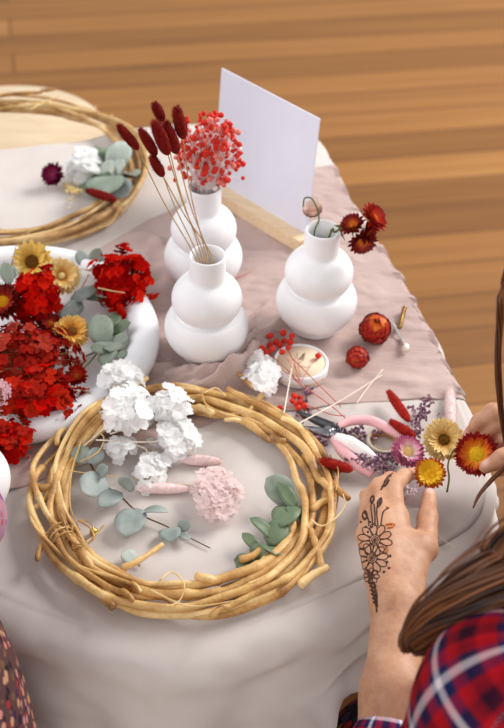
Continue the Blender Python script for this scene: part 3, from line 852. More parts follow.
# ------------------------------------------------------------------ leaves
def leaf_mesh(mb, base, tip, wr, nrm, fold_=.25, bend=.12, rnd_=.62, mi=0):
    """a rounded leaf from base to tip, wr = width / length"""
    d = tip - base; L = d.length; d.normalize(); n = (nrm - d * nrm.dot(d)).normalized(); s = d.cross(n)
    R_, v, f, ts = 9, [], [], []
    for i in range(R_):
        u = i / (R_ - 1); w = wr * L * .5 * (max(0, 1 - (abs(u - .5) / .5) ** (2.2)) ** rnd_) + .0002
        z = bend * L * math.sin(PI * u)
        for k in (-1, -.5, 0, .5, 1):
            v.append(base + d * L * u + s * w * k + n * (z + fold_ * w * abs(k) - .1 * w * (k * k))); ts.append(u)
    for i in range(R_ - 1):
        for j in range(4): b = i * 5 + j; f.append((b, b + 1, b + 6, b + 5))
    mb.add(v, f, ts, mi)
def solid(o, th=.0007):
    e = o.modifiers.new('thickness', 'SOLIDIFY'); e.thickness = th; e.offset = 0; return o
def sprig(name, label, leaves, stem, mat='euc', group=None, z=.008, smat='stem', seed=0, sr=.0009, cat='leaf sprig', tw=.5):
    """leaves: (base px, tip px, width ratio[, base z, tip z[, material]])"""
    r = random.Random(seed); o = U(*stem[0][:2], 0)
    t = thing(name, label, cat, (o.x, o.y, TZ), group); org = t.location
    P = [U(s[0], s[1], s[2] if len(s) > 2 else z) for s in stem]
    q = catmull(P, 8); b = MB(); tube(b, [p - org for p in q], [sr * (1.2 - .6 * i / len(q)) for i in range(len(q))], 7); b.build('stem', smat, t)
    for lf in leaves:
        (bx, by), (tx, ty), w = lf[:3]; bz, tz = (lf[3], lf[4]) if len(lf) > 4 else (z, z + .006)
        p0, p1 = U(bx, by, bz), U(tx, ty, tz)
        n = Vector((r.uniform(-tw, tw), r.uniform(-tw, tw) - .25, 1))
        b = MB(); leaf_mesh(b, p0 - org, p1 - org, w, n, r.uniform(.1, .35), r.uniform(-.02, .12))
        solid(b.build('leaf', lf[5] if len(lf) > 5 else mat, t))
    return t

EG = 'eucalyptus sprigs'
sprig('eucalyptus_sprig', 'blue-grey eucalyptus sprig inside the left of the near wreath', [
    ((88, 463), (75, 447), .8, .022, .026, 'euc'), ((88, 463), (103, 449), .75, .022, .028), ((98, 476), (108, 466), .8, .016, .03), ((106, 479), (81, 492), .85, .014, .022),
    ((122, 493), (98, 507), .7, .012, .014), ((124, 488), (131, 478), 1.0, .012, .03), ((136, 508), (126, 538), .75, .008, .010), ((141, 513), (168, 512), .42, .008, .02),
    ((168, 528), (172, 542), 1.0, .006, .010), ((178, 529), (190, 522), .8, .006, .014), ((178, 533), (190, 540), .5, .006, .01)],
    [(84, 452, .02), (100, 480, .014), (120, 496, .010), (140, 514, .008), (166, 526, .006), (186, 536, .004), (210, 548, .003)], 'euc_b', EG, seed=3, smat='brown')
sprig('eucalyptus_leaf', 'single round silvery leaf tucked under the near wreath', [((136, 563), (122, 552), 1.0, .004, .010)], [(140, 566, .004), (132, 560, .005)], 'euc_p', EG, seed=8)
sprig('eucalyptus_sprig', 'green eucalyptus sprig nearest the right side of the near wreath', [
    ((296, 507), (268, 487), .5, .014, .018, 'euc'), ((292, 500), (266, 478), .8, .014, .03, 'euc'), ((296, 508), (278, 482), .5, .014, .03), ((291, 505), (282, 527), .75, .012, .02), ((294, 506), (301, 520), 1.1, .012, .016)],
    [(298, 495, .02), (293, 504, .014), (288, 512, .010)], 'euc_d', EG, seed=4)
sprig('eucalyptus_sprig', 'green eucalyptus sprig at the bottom right inside the near wreath', [
    ((272, 538), (250, 518), .48, .012, .026), ((268, 545), (285, 520), .75, .012, .02), ((268, 545), (276, 555), 1.2, .010, .02), ((262, 552), (242, 533), .4, .010, .018),
    ((256, 560), (262, 544), 1.1, .01, .024), ((252, 562), (234, 560), .8, .008, .014), ((258, 556), (268, 570), .7, .008, .012), ((254, 560), (240, 574), .9, .008, .012)],
    [(280, 525, .012), (270, 542, .010), (258, 556, .008), (246, 566, .006)], 'euc_d', EG, seed=5)
# inside the far wreath
sprig('eucalyptus_sprig', 'silver-green eucalyptus sprig inside the far wreath', [
    ((104, 174), (95, 146), .85, .02, .035, 'euc_d'), ((112, 186), (128, 196), .8, .02, .03, 'euc_b'), ((108, 176), (104, 196), .9, .03, .035, 'euc'), ((110, 170), (128, 142), .72, .02, .05, 'euc_p'), ((106, 180), (112, 160), .9, .02, .045, 'euc_p'), ((120, 172), (136, 176), .75, .015, .03, 'euc'),
    ((104, 185), (118, 198), .7, .012, .02, 'euc'), ((96, 168), (100, 196), .7, .02, .016, 'euc_d'), ((120, 178), (132, 194), .6, .014, .014, 'euc_p'), ((122, 160), (108, 145), .7, .03, .04, 'euc'), ((116, 175), (124, 160), .8, .03, .05, 'euc_p')],
    [(90, 178, .012), (104, 176, .016), (120, 172, .016), (134, 182, .01)], 'euc_b', EG, seed=6)

# ------------------------------------------------------------------ hydrangea clusters
def floret_meshes(mats, petals=4, n=3, ruffle=.12, seed=0, gap=1.0, tubular=0):
    out = []; r = random.Random(seed)
    for m_ in mats:
        for k in range(n):
            b = MB()
            for i in range(petals):
                a = 2 * PI * i / petals + r.uniform(-.2, .2); L = r.uniform(.85, 1.1); w = r.uniform(.85, 1.1) * gap
                e = r.uniform(.1, .7); R_ = 6; v, f, ts = [], [], []
                for q in range(R_):
                    u = q / (R_ - 1); ww = w * .5 * (max(0, 1 - abs((u - .56) / .56) ** 2.4)) ** .55 + .01
                    x = .06 + L * u * math.cos(e * (1 - .5 * u)); z = L * u * math.sin(e * (1 - .5 * u))
                    for s in (-1, -.5, 0, .5, 1):
                        rf = ruffle * math.sin(s * 4 + q * 1.6 + i * 2 + k) * u
                        X, Y, Z = x, ww * s, z + .18 * ww * s * s + rf
                        v.append((X * math.cos(a) - Y * math.sin(a), X * math.sin(a) + Y * math.cos(a), Z)); ts.append(u)
                for q in range(R_ - 1):
                    for j in range(4): c = q * 5 + j; f.append((c, c + 5, c + 6, c + 1))
                b.add(v, f, ts)
            ball(b, (0, 0, .05), .09, 6, 5)
            out.append(b.mesh('floret', m_))
    return out
FM = {
    'red': floret_meshes(['redhyd', 'redhyd2', 'redhyd', 'redhyd3'], 4, 2, seed=1), 'rust': floret_meshes(['rusthyd', 'rusthyd3', 'rusthyd', 'rusthyd2'], 4, 2, .08, seed=2),
    'orange': floret_meshes(['orangered', 'redhyd', 'rusthyd', 'rusthyd3'], 4, 2, seed=3), 'white': floret_meshes(['whitehyd'], 5, 4, .10, seed=4),
    'pink': floret_meshes(['pinkhyd'], 5, 4, .12, seed=5, gap=.8), 'mauve': floret_meshes(['mauvehyd'], 5, 3, .2, seed=6, gap=.6),
}
FI = {k: list(dict.fromkeys(m_.materials[0].name for m_ in v)) for k, v in FM.items()}
def cluster(name, label, c, rad, n, kind, size, stems, smat='stem', group=None, seed=0, cat='flower', rot=0, zmin=.004, fill=.35, up_=.25):
    """florets over (and a few inside) an ellipsoid of radii rad about c; rot turns it about z; stems = end points of the stalks"""
    r = random.Random(seed); t = thing(name, label, cat, Vector((c.x, c.y, max(TZ, c.z - rad[2]))), group); org = t.location
    b = MB()
    for s in stems:
        q = catmull([c - org, (c - org).lerp(s[0] - org, .5) + Vector((0, 0, .003))] + [p - org for p in s], 6)
        tube(b, q, [.0009] * len(q), 6)
    cr, sr_ = math.cos(rot), math.sin(rot); k = 0; g = 0
    P, Q = [], []
    while len(P) < n and g < n * 60:
        g += 1
        d = Vector((r.gauss(0, 1), r.gauss(0, 1), r.gauss(0, 1) + up_)).normalized()
        f = 1 if r.random() > fill else r.uniform(.5, .95)
        f *= r.uniform(.86, 1.1) * (1 + (.9 if kind == 'white' else .55) * noise.noise(d * 1.7 + Vector((seed * 3.1, 0, 0))))
        l = Vector((d.x * rad[0] * f, d.y * rad[1] * f, d.z * rad[2] * f)); l = Vector((l.x * cr - l.y * sr_, l.x * sr_ + l.y * cr, l.z))
        p = c + l
        if p.z < TZ + zmin: continue
        if any((p - o).length < size * .62 for o in P): continue
        P.append(p); k += 1
        nn = Vector((d.x / rad[0], d.y / rad[1], d.z / rad[2])).normalized() + Vector((r.uniform(-.5, .5), r.uniform(-.5, .5), r.uniform(-.2, .5)))
        if kind in ('white', 'pink'): nn += Vector((.25, -.1, 1.1))
        Q.append(((p - CAM).length - .02 * nn.normalized().dot((CAM - p).normalized()), p, nn))
        if k % 2: tube(b, [c - org, (c - org).lerp(p - org, .6) + Vector((0, 0, -.002)), p - org], .00045, 4, False)
    Q.sort(key=lambda x: x[0]); rest = MB()
    for i, (_, p, nn) in enumerate(Q):
        me, q, s = r.choice(FM[kind]), z_to(nn, r.uniform(0, 6)), size * r.uniform(.8, 1.15)
        if i < 100: place('floret', me, t, p - org, q, s)
        else: rest.add([q @ (v.co * s) + p - org for v in me.vertices], [tuple(f.vertices) for f in me.polygons], 0, FI[kind].index(me.materials[0].name))
    if rest.v: tag(rest.build('floret', [bpy.data.materials[m_] for m_ in FI[kind]], t), None, None, kind='stuff')
    b.build('stalk', smat, t); return t

# ------------------------------------------------------------------ the clay tray and what lies in it
TC = Vector((-.284, 1.074, TZ)); TR_ = .173
prof = [(0, .0022), (TR_ - .02, .0022)]
for i in range(15):
    a = -PI / 2 + 2 * PI * i / 18 * 1.0
    prof.append((TR_ - .017 + .0185 * math.cos(a), .0195 + .0172 * math.sin(a)))
prof += [(TR_ - .036, .012), (TR_ - .046, .0085), (0, .0085)]
b = MB(); lathe(b, prof, 120)
rr_ = random.Random(3)
b.v = [(x * (1 + .012 * noise.noise((x * 9, y * 9, 1))), y * (1 + .012 * noise.noise((x * 9, y * 9, 1))), z * (1 + .10 * noise.noise((x * 14, y * 14, 5))) if z > .01 else z) for x, y, z in b.v]
tray = tag(b.build('tray', 'plaster', loc=Vector((TC.x, TC.y, TZ + .0012))), 'round white clay tray with a thick rolled rim heaped with dried flowers', 'tray')

RH = 'heads of red hydrangea in the tray'
c = U(121, 281, .040); cluster('hydrangea', 'bright scarlet hydrangea head hanging over the rim of the tray', c, (.034, .040, .024), 190, 'red', .0078, [[U(80, 270, .03), U(60, 285, .02)], [U(95, 285, .03), U(74, 292, .02)]], 'stem', RH, 1, rot=.2)
tC = c
c = U(37, 298, .050); cluster('hydrangea', 'scarlet hydrangea head between the yellow strawflowers in the tray', c, (.027, .036, .026), 170, 'red', .0075, [[U(30, 340, .015)]], 'stem', RH, 2)
c = U(28, 358, .036); cluster('hydrangea', 'large rust red hydrangea head at the near side of the tray', c, (.052, .046, .034), 260, 'rust', .0072, [[U(10, 330, .012)]], 'stem', RH, 3)
c = U(36, 400, .036); cluster('hydrangea', 'orange red hydrangea head spilling over the near rim of the tray', c, (.050, .032, .022), 190, 'orange', .0074, [[U(0, 370, .012)]], 'stem', RH, 4)
c = U(2, 436, .034); cluster('hydrangea', 'small tuft of orange red hydrangea lying on the near rim', c, (.030, .018, .010), 60, 'orange', .0074, [[U(0, 400, .02)]], 'stem', RH, 5)
c = U(8, 452, .012); cluster('hydrangea_sprig', 'loose sprig of red petals lying on the cloth below the tray rim', c, (.016, .010, .009), 14, 'red', .0085, [[U(-6, 440, .02)]], 'stem', None, 6)
c = U(-2, 396, .068); cluster('floret_sprig', 'pale mauve pink floret sprig at the picture edge above the red hydrangea', c, (.010, .022, .010), 40, 'mauve', .005, [[U(-20, 400, .03)]], 'stem', None, 7)
c = U(20, 292, .02)
sflower(33, 262, .040, 23, nv(-.05, -.75, .6), 'strawflower', 'lemon yellow strawflower with brown heart at the far side of the tray', 's_yellow', 'd_brown', 'yellow strawflowers in the tray', .85, 4, 18, .34, seed=11)
sflower(61, 277, .040, 21, nv(.3, -.5, .8), 'strawflower', 'pale cream strawflower beside the lemon yellow one in the tray', 's_cream', 'd_cream', 'yellow strawflowers in the tray', .9, 5, 26, .15, seed=12)
sflower(72, 333, .034, 20, nv(.1, -.4, .9), 'strawflower', 'amber strawflower with dark heart next to the green eucalyptus in the tray', 's_amber', 'd_brown', 'yellow strawflowers in the tray', .95, 5, 26, .2, seed=13)
sflower(4, 303, .055, 22, nv(-.15, -.5, .85), 'strawflower', 'dark red strawflower with golden heart at the picture edge in the tray', 's_darkred', 'd_yellow', None, .75, 5, 20, .3, seed=14)
sflower(50, 325, .032, 15, nv(.2, -.2, .9), 'strawflower', 'spiky deep red strawflower left of the amber one in the tray', 's_darkred', 'd_red', None, .85, 4, 24, .2, seed=15)
sflower(76, 376, .036, 13, nv(.2, -.6, .75), 'strawflower', 'small coral red strawflower bud by the near rim of the tray', 's_coral', 'd_red', None, .4, 5, 18, .22, seed=16, stem=[U(76, 376, .032), U(88, 364, .03), U(98, 352, .02)])
sflower(58, 382, .030, 12, nv(.2, -.6, .6), 'strawflower', 'faded straw-brown strawflower half hidden beside the coral bud', 's_amber', 'd_brown', None, .5, 4, 18, .2, seed=17)
sprig('eucalyptus_sprig', 'broad green eucalyptus sprig at the right of the tray', [
    ((103, 346), (98, 314), .72, .03, .046, 'euc'), ((110, 334), (131, 322), .55, .03, .045), ((108, 328), (119, 313), .5, .03, .03, 'euc_d'), ((112, 345), (128, 336), .7, .03, .04, 'euc'),
    ((110, 350), (90, 348), .6, .028, .036, 'euc'), ((114, 352), (124, 358), .8, .028, .034, 'euc'), ((112, 350), (106, 366), .7, .026, .03, 'euc'), ((118, 330), (110, 352), .7, .03, .034, 'euc')],
    [(86, 356, .014), (104, 348, .026), (112, 336, .03), (120, 322, .03)], 'euc_d', 'eucalyptus in the tray', seed=9, smat='stemgreen')
sprig('eucalyptus_sprig', 'pale blue-grey eucalyptus sprig beneath the scarlet hydrangea in the tray', [
    ((88, 268), (78, 250), .7, .03, .045, 'euc_b'), ((92, 266), (100, 248), .7, .03, .05, 'euc'), ((70, 303), (98, 288), .4, .03, .034), ((60, 320), (82, 302), .45, .028, .026), ((84, 297), (104, 298), .45, .03, .03, 'euc_d'),
    ((96, 292), (112, 296), .8, .03, .034, 'euc_p'), ((56, 304), (66, 322), .6, .03, .024, 'euc_b'), ((100, 262), (108, 254), .7, .03, .04, 'euc_p')],
    [(56, 312, .02), (76, 296, .026), (90, 272, .03), (96, 256, .034)], 'euc_b', 'eucalyptus in the tray', seed=10)
sprig('eucalyptus_sprig', 'pale green leaf pair behind the lemon yellow strawflower in the tray', [((10, 285), (4, 262), .5, .03, .045, 'euc'), ((12, 280), (20, 262), .5, .03, .04, 'euc_p'), ((8, 288), (-4, 284), .5, .03, .03, 'euc_p')],
      [(10, 292, .02), (11, 270, .034), (16, 246, .045)], 'euc', 'eucalyptus in the tray', seed=12, smat='brown')
# straw stalks in the tray
def stalk(label, pts, rad, mat, group=None, name='dried_stalk', cat='stem'):
    q = catmull([U(*p) for p in pts], 8); b = MB(); tube(b, q, [rad * (1 - .35 * i / len(q)) for i in range(len(q))], 7)
    return tag(b.build(name, mat, org=q[0]), label, cat, group)
stalk('cut straw stalk poking out of the scarlet hydrangea head', [(98, 288, .064), (112, 291, .068), (125, 293, .066)], .0012, 'stem')
stalk('thin straw stalk lying across the near rim below the coral bud', [(56, 386, .046), (76, 388, .042), (96, 396, .036)], .0009, 'stem')

# ------------------------------------------------------------------ white and pink florets on the near wreath
WH = 'white hydrangea tufts on the near wreath'
for (x, y, z, rx, ry, rz, n, sz, lab, st, sd) in [
    (127, 410, .046, .020, .026, .016, 60, .0105, 'largest white hydrangea tuft draped over the wreath rim', [(100, 432, .034), (84, 446, .03)], 31),
    (120, 376, .046, .014, .014, .010, 28, .0098, 'white hydrangea tuft highest up against the tray rim', [(108, 398, .04)], 32),
    (171, 404, .044, .015, .015, .011, 30, .0098, 'white hydrangea tuft on the upper wreath rim between the two larger ones', [(150, 420, .034), (110, 434, .03)], 33),
    (178, 437, .026, .016, .019, .013, 36, .0102, 'white hydrangea tuft just inside the wreath beneath the rim', [(150, 442, .024), (96, 440, .03)], 34),
    (121, 447, .018, .011, .011, .008, 14, .0088, 'small white hydrangea tuft beside the eucalyptus top leaves', [(104, 440, .024)], 35),
    (150, 467, .014, .014, .018, .008, 24, .0086, 'soft white hydrangea tuft lowest inside the wreath', [(144, 448, .018), (118, 440, .024)], 36)]:
    cluster('hydrangea_tuft', lab, U(x, y, z), (rx, ry, rz), n, 'white', sz, [[U(*s) for s in st]], 'stemwhite', WH, sd, fill=.3)
for pts in [[(88, 446, .03), (120, 436, .03), (160, 442, .028)], [(92, 438, .034), (124, 428, .034), (160, 424, .034)], [(84, 430, .034), (100, 422, .038), (118, 416, .04)], [(90, 452, .028), (128, 445, .024), (165, 450, .02)]]:
    pass
c = U(215, 494, .014); cluster('hydrangea_tuft', 'blush pink hydrangea tuft in the middle of the near wreath', c, (.022, .026, .008), 54, 'pink', .0092, [[U(212, 516, .004)]], 'pinkhyd', None, 41)
c = U(262, 374, .024); cluster('hydrangea_tuft', 'white hydrangea tuft on the gauze beside the candle tin', c, (.010, .019, .008), 15, 'white', .0125, [[U(266, 392, .008)]], 'stemwhite', None, 42)
stalk('hair-thin gold thread lying across the inside of the near wreath', [(62, 470, .032), (110, 476, .010), (160, 482, .006), (222, 489, .006)], .0005, 'thread', None, 'thread', 'thread')
b = MB(); ball(b, U(94, 535, .010), .0048, 12, 9)
gb = thing('gold_bead', 'small gold seed bead on a curl inside the near wreath', 'bead', U(94, 535, 0)); b2 = MB(); ball(b2, (0, 0, .005), .0045, 12, 9); b2.build('bead', 'gold', gb)
b2 = MB(); tube(b2, [p - gb.location for p in catmull([U(94, 535, .010), U(93, 527, .013), U(87, 521, .012), U(80, 520, .014)], 8)], .0007, 6); b2.build('curl', 'gold', gb)

# ------------------------------------------------------------------ far wreath decorations
sflower(54, 175, .018, 14, nv(-.2, -.7, .6), 'strawflower', 'magenta strawflower inside the far wreath', 's_magenta', 's_magenta', None, .5, 5, 18, .2, seed=21)
c = U(84, 166, .024); cluster('hydrangea_tuft', 'white hydrangea tuft beside the eucalyptus in the far wreath', c, (.016, .021, .015), 46, 'white', .0105, [[U(96, 180, .01)]], 'stemwhite', None, 43)
t = thing('gypsophila_sprig', 'tiny cream gypsophila sprig lying below the white tuft in the far wreath', 'flower', U(74, 188, 0)); r = random.Random(9); cb = MB(); ball(cb, (0, 0, 0), 1, 8, 6); cream_ = cb.mesh('blossom', 'd_cream'); sb = MB(); o_ = t.location
for i in range(26):
    p = U(r.gauss(72, 5.5), r.gauss(189, 6), r.uniform(.004, .014)); b = MB()
    place('blossom', cream_, t, p - o_, None, r.uniform(.0016, .0026)); tube(sb, [U(84, 172, .012) - o_, (p - o_) * .5, p - o_], .0003, 4, False)
sb.build('stem', 'stemwhite', t)

# ------------------------------------------------------------------ candle tin, berries, tools
cp = U(300, 373, 0); ct_ = thing('candle_jar', 'low white jar with a cream printed lid on the gauze', 'candle', (cp.x, cp.y, TZ + .0024)); R = .0325
b = MB(); lathe(b, [(0, 0), (R - .002, 0), (R, .002), (R, .0145), (R - .001, .0162), (R - .0030, .0165), (R - .0036, .0148), (0, .0148)], 64); b.build('jar', 'ceramic', ct_)
b = MB(); lathe(b, [(0, .0149), (R - .0042, .0149), (R - .0042, .0153), (0, .0153)], 64); b.build('label', 'label', ct_)
b = MB()
def flat_line(pts, w=.00045, z=.0155): tube(b, [Vector((x, y, z)) for x, y in pts], w, 5, flat=.4)
for k in range(7):             # a little printed leaf branch
    a = .5 + k * .22
    flat_line([(.004 * math.cos(a + f * 1.8) + .001 * k, .002 * k + .004 * math.sin(a + f * 1.8)) for f in (0, .5, 1)])
flat_line([(-.002, -.004), (.001, .002), (.004, .012)])
for k in range(6): flat_line([(-.012 + .004 * k, -.010), (-.011 + .004 * k, -.008 if k % 2 else -.009), (-.0095 + .004 * k, -.010)])
b.build('print', 'ink', ct_)
b = MB()
for k in range(22):            # gold print round the side
    a0 = -2.2 + k * .075; h0 = .006 if k % 3 else .0045
    tube(b, [((R + .0002) * math.cos(a0), (R + .0002) * math.sin(a0), h0), ((R + .0002) * math.cos(a0 + .035), (R + .0002) * math.sin(a0 + .035), h0 + .003)], .0004, 5)
b.build('side_print', 'goldink', ct_)

t = thing('gypsophila_sprig', 'sprig of red gypsophila berries lying on the gauze against the candle jar', 'flower', U(300, 395, 0)); r = random.Random(14); sb = MB(); o_ = t.location
bs = [(258, 345), (262, 349), (270, 345), (267, 353), (276, 342), (283, 333), (284, 341), (292, 336), (280, 345), (288, 348), (270, 336), (263, 340), (296, 346), (294, 352), (272, 349), (282, 352), (290, 342), (275, 372), (269, 369), (278, 378), (267, 374), (284, 374), (272, 380), (296, 404), (300, 402), (292, 401), (298, 408), (280, 408), (304, 406), (294, 396), (318, 356), (288, 362), (265, 378), (274, 367), (300, 398)]
for i, (x, y) in enumerate(bs):
    z = r.uniform(.012, .03) if y < 360 else r.uniform(.010, .018)
    if x > 310: z = .022
    p = U(x, y, z); place('blossom', sph[i % 4][i % 2], t, p - o_, None, r.uniform(.0030, .0044))
    hub = U(300, 384, .021) if y < 390 else U(312, 412, .008)
    q = catmull([p, p.lerp(hub, .55) + Vector((0, 0, .004)), hub], 5); 
    if i % 3 == 0: tube(sb, [k - o_ for k in q], .00035, 5, False)
for pts in [[(293, 359, .020), (318, 384, .022), (341, 407, .006)], [(300, 384, .021), (330, 405, .008), (352, 424, .006)], [(304, 404, .010), (330, 414, .006), (345, 416, .006)]]:
    q = catmull([U(*p) for p in pts], 8); tube(sb, [k - o_ for k in q], .0006, 6)
sb.build('stem', 'stemred', t)
WS = 'bleached flower stalks near the pliers'
stalk('longest bleached stalk slanting from the near wreath up across the gauze', [(298, 424, .024), (340, 401, .014), (382, 375, .008)], .00085, 'stemwhite', WS)
stalk('bleached stalk standing across the candle jar front', [(284, 413, .024), (288, 390, .028), (293, 361, .024)], .0009, 'stemwhite', WS)
stalk('short bleached stalk crossing the end of the longest one', [(357, 403, .007), (366, 390, .010), (383, 369, .009)], .0008, 'stemwhite', WS)
stalk('thin straw stalk on the cloth to the right of the tattooed hand', [(430, 530, .004), (442, 539, .004), (453, 547, .003)], .0008, 'stemwhite')
stalk('fine red thread lying on the gauze beyond the right-hand vase', [(232, 279, .006), (244, 275, .006), (252, 271, .006)], .0006, 'stemred')

# pliers
pl = thing('pliers', 'pliers with pink rubber handles lying beside the near wreath', 'pliers', U(328, 432, 0)); o_ = pl.location
def flat_bar(pts, rs, mat, name, flat=.6, sides=10, parent=None):
    q = catmull([U(*p) for p in pts], 8); n = len(q); k = len(rs) - 1
    rad = [rs[min(k, int(i / (n - 1) * k))] * (1 - (i / (n - 1) * k) % 1) + rs[min(k, int(i / (n - 1) * k) + 1)] * ((i / (n - 1) * k) % 1) for i in range(n)]
    b = MB(); tube(b, [p - o_ for p in q], rad, sides, flat=flat); return b.build(name, mat, parent or pl)
flat_bar([(330, 434, .014), (314, 431, .012), (300, 427, .010)], [.0058, .0052, .0018], 'steel', 'jaw')
flat_bar([(334, 428, .016), (316, 420, .013), (297, 412, .010)], [.0058, .0050, .0016], 'black', 'jaw')
b = MB(); pv = U(329, 431, .013) - o_; lathe(b, [(0, 0), (.006, 0), (.0065, .002), (.006, .004), (.003, .0048), (0, .0048)], 24, pv); b.build('pivot', 'steel', pl)
flat_bar([(332, 429, .014), (342, 426, .014)], [.005, .0045], 'black', 'handle_shank')
flat_bar([(331, 434, .014), (340, 438, .015)], [.005, .0045], 'steel', 'handle_shank')
h1 = flat_bar([(338, 427, .014), (352, 421, .015), (372, 421, .014), (392, 431, .012), (402, 438, .010)], [.0042, .0052, .0056, .0052, .0038], 'pinkgrip', 'handle_grip', .8)
h2 = flat_bar([(333, 438, .013), (342, 450, .014), (354, 462, .013), (372, 474, .010)], [.0045, .0068, .0072, .0050], 'pinkgrip', 'handle_grip', .7)
g3 = flat_bar([(336, 437, .017), (350, 443, .020), (364, 452, .018), (375, 459, .014)], [.0050, .0076, .0074, .0045], 'gripshine', 'handle_grip', .75); g3['label'] = 'white highlight modelled on the upper face of the handle'  # white strip stands in for the highlight on the pink lower handle
tube(MB(), [pv + Vector((.004 + .0014 * i / 4, .0025 * math.sin(i * .8), .001 + .0025 * math.cos(i * .8))) for i in range(36)], .0005, 5).build('spring', 'steel', pl)

# tape roll, lying with its hole upward
tp = U(383, 447, 0); tr = thing('tape_roll', 'roll of grey-green floral tape lying between the pliers and the pink strawflower', 'tape', (tp.x, tp.y, TZ + .0012))
b = MB(); lathe(b, [(.0158, 0), (.0192, 0), (.0196, .001), (.0196, .0092), (.0192, .0100), (.0158, .0100), (.0158, 0)], 56, caps=False); b.build('tape', 'tape', tr)
b = MB(); lathe(b, [(.0150, .0002), (.0157, .0002), (.0157, .0103), (.0150, .0103), (.0150, .0002)], 56, caps=False); b.build('core', 'core', tr)

# lavender and dark twigs
def lavender(label, pts, n, spread, seed, mats=('lavender', 'lavender_d')):
    r = random.Random(seed); P = catmull([U(*p) for p in pts], 8); t = thing('lavender_sprig', label, 'dried flower', Vector((P[0].x, P[0].y, TZ)), 'lavender sprigs'); o = t.location
    b = MB(); tube(b, [p - o for p in P], .0006, 5); b.build('stem', 'stemgreen', t); b = MB()
    for i in range(n):
        p = P[int(r.uniform(.15, 1) * (len(P) - 1))] + Vector((r.gauss(0, spread), r.gauss(0, spread), abs(r.gauss(0, spread * .6))))
        if p.z < TZ + .003: p.z = TZ + .003
        d = Vector((r.gauss(0, 1), r.gauss(0, 1), abs(r.gauss(0, 1)))).normalized(); s = r.uniform(.0012, .0022)
        ball(b, p - o, s, 6, 5, (1, 1, 1.3), r.choice((0, 0, 1)))
        for k in range(3):
            a = d.orthogonal(); a.rotate(Quaternion(d, k * 2.1)); petal_ = [p - o, p - o + (d + a * .5) * s * 1.9, p - o + (d - a * .3 + a.cross(d) * .5) * s * 1.9]
            b.add(petal_, [(0, 1, 2)], 0, 1)
    b.build('flower_spike', list(mats), t); return t
lavender('lavender sprig bunched between the pliers handle and the tattooed hand', [(396, 478, .008), (382, 468, .012), (368, 463, .014), (354, 462, .012)], 80, .0050, 1)
lavender('lavender sprig standing up behind the cream strawflower', [(408, 446, .008), (414, 432, .012), (421, 416, .014), (426, 402, .012)], 80, .0050, 2)
lavender('dark lavender sprig tucked beneath the pliers jaws', [(300, 430, .006), (312, 438, .008), (324, 443, .008)], 36, .0036, 3)
lavender('few lavender buds behind the candle berries at the wreath rim', [(303, 424, .006), (306, 402, .008), (307, 388, .010)], 28, .0028, 4)
lavender('sparse lavender bits between the pliers handles', [(340, 432, .004), (358, 436, .006), (376, 440, .006)], 36, .0046, 5)
lavender('lavender crumbs inside and around the tape roll', [(372, 452, .004), (386, 456, .006), (400, 462, .006)], 40, .0046, 6)

# hair clip and pearl pin near the table edge
cl = thing('hair_clip', 'gold hair clip with a pale pearl pin at the right edge of the gauze', 'hair clip', U(400, 332, .002)); o_ = cl.location
b = MB(); q = [U(404.5, 308, .010), U(402, 317, .010), U(399.5, 327, .008)]
for i in range(9):
    p = q[0].lerp(q[2], i / 8); ball(b, p - o_, .0032, 8, 6)
tube(b, [p - o_ for p in q], .0022, 8); b.build('gold_bar', metal_mat('antique gold', (120, 88, 44), (180, 140, 80), .35), cl)
b = MB(); tube(b, [p - o_ for p in catmull([U(395, 326, .008), U(400, 337, .008), U(407, 351, .007)], 8)], [.0020] * 9 + [.0026] * 8, 8); b.build('pin', 'silver', cl)
b = MB(); ball(b, U(406, 347, .010) - o_, .0040, 12, 9, (1, 1.5, 1)); b.build('pearl', 'pearl', cl)
b = MB(); tube(b, [p - o_ for p in catmull([U(395, 326, .009), U(392, 323, .010), U(390, 327, .008)], 6)], .0010, 6); b.build('clasp', 'silver', cl)
sflower(407, 453, .020, 19, nv(.15, -.35, .9), 'strawflower', 'pink strawflower with cream heart lying beside the tape roll', 's_pink', 'd_cream', None, .75, 6, 26, .32, seed=31)
sflower(443, 440, .030, 23, nv(.1, -.6, .75), 'strawflower', 'cream strawflower with dark heart between the two hands', 's_cream', 'd_brown', None, .95, 5, 34, .24, seed=32)
# held flowers
hy = U(430, 474, .046)
strawflower('strawflower', 'golden yellow strawflower pinched between the tattooed thumb and finger', 'flower', hy, (toc(hy) + Vector((.05, -.1, .1))).normalized(), px(18, hy), 's_gold', 'd_yellow') if False else \
    strawflower('strawflower', 'golden yellow strawflower pinched between the tattooed thumb and finger', hy, (toc(hy) + Vector((.0, .1, .2))).normalized(), px(17.5, hy), 's_gold', 'd_yellow', None, .8, 5, 22, .56, seed=33, inner='s_goldin')
hr = U(477, 454, .055)
strawflower('strawflower', 'fiery red strawflower with lemon heart held in the hand at the right', hr, (toc(hr) + Vector((-.1, .0, .0))).normalized(), px(24, hr), 's_red', 'd_lemon', None, .95, 5, 32, .34, seed=34, inner='s_emberin')
st_ = [U(446, 490, .03), U(450, 478, .035), U(447, 462, .035), U(455, 447, .036), U(462, 446, .04)]
stalk('curled olive stem hanging below the cream strawflower', [(447, 492, .028), (449, 478, .032), (448, 464, .036), (454, 450, .040), (463, 446, .046)], .0011, 'stemgreen')
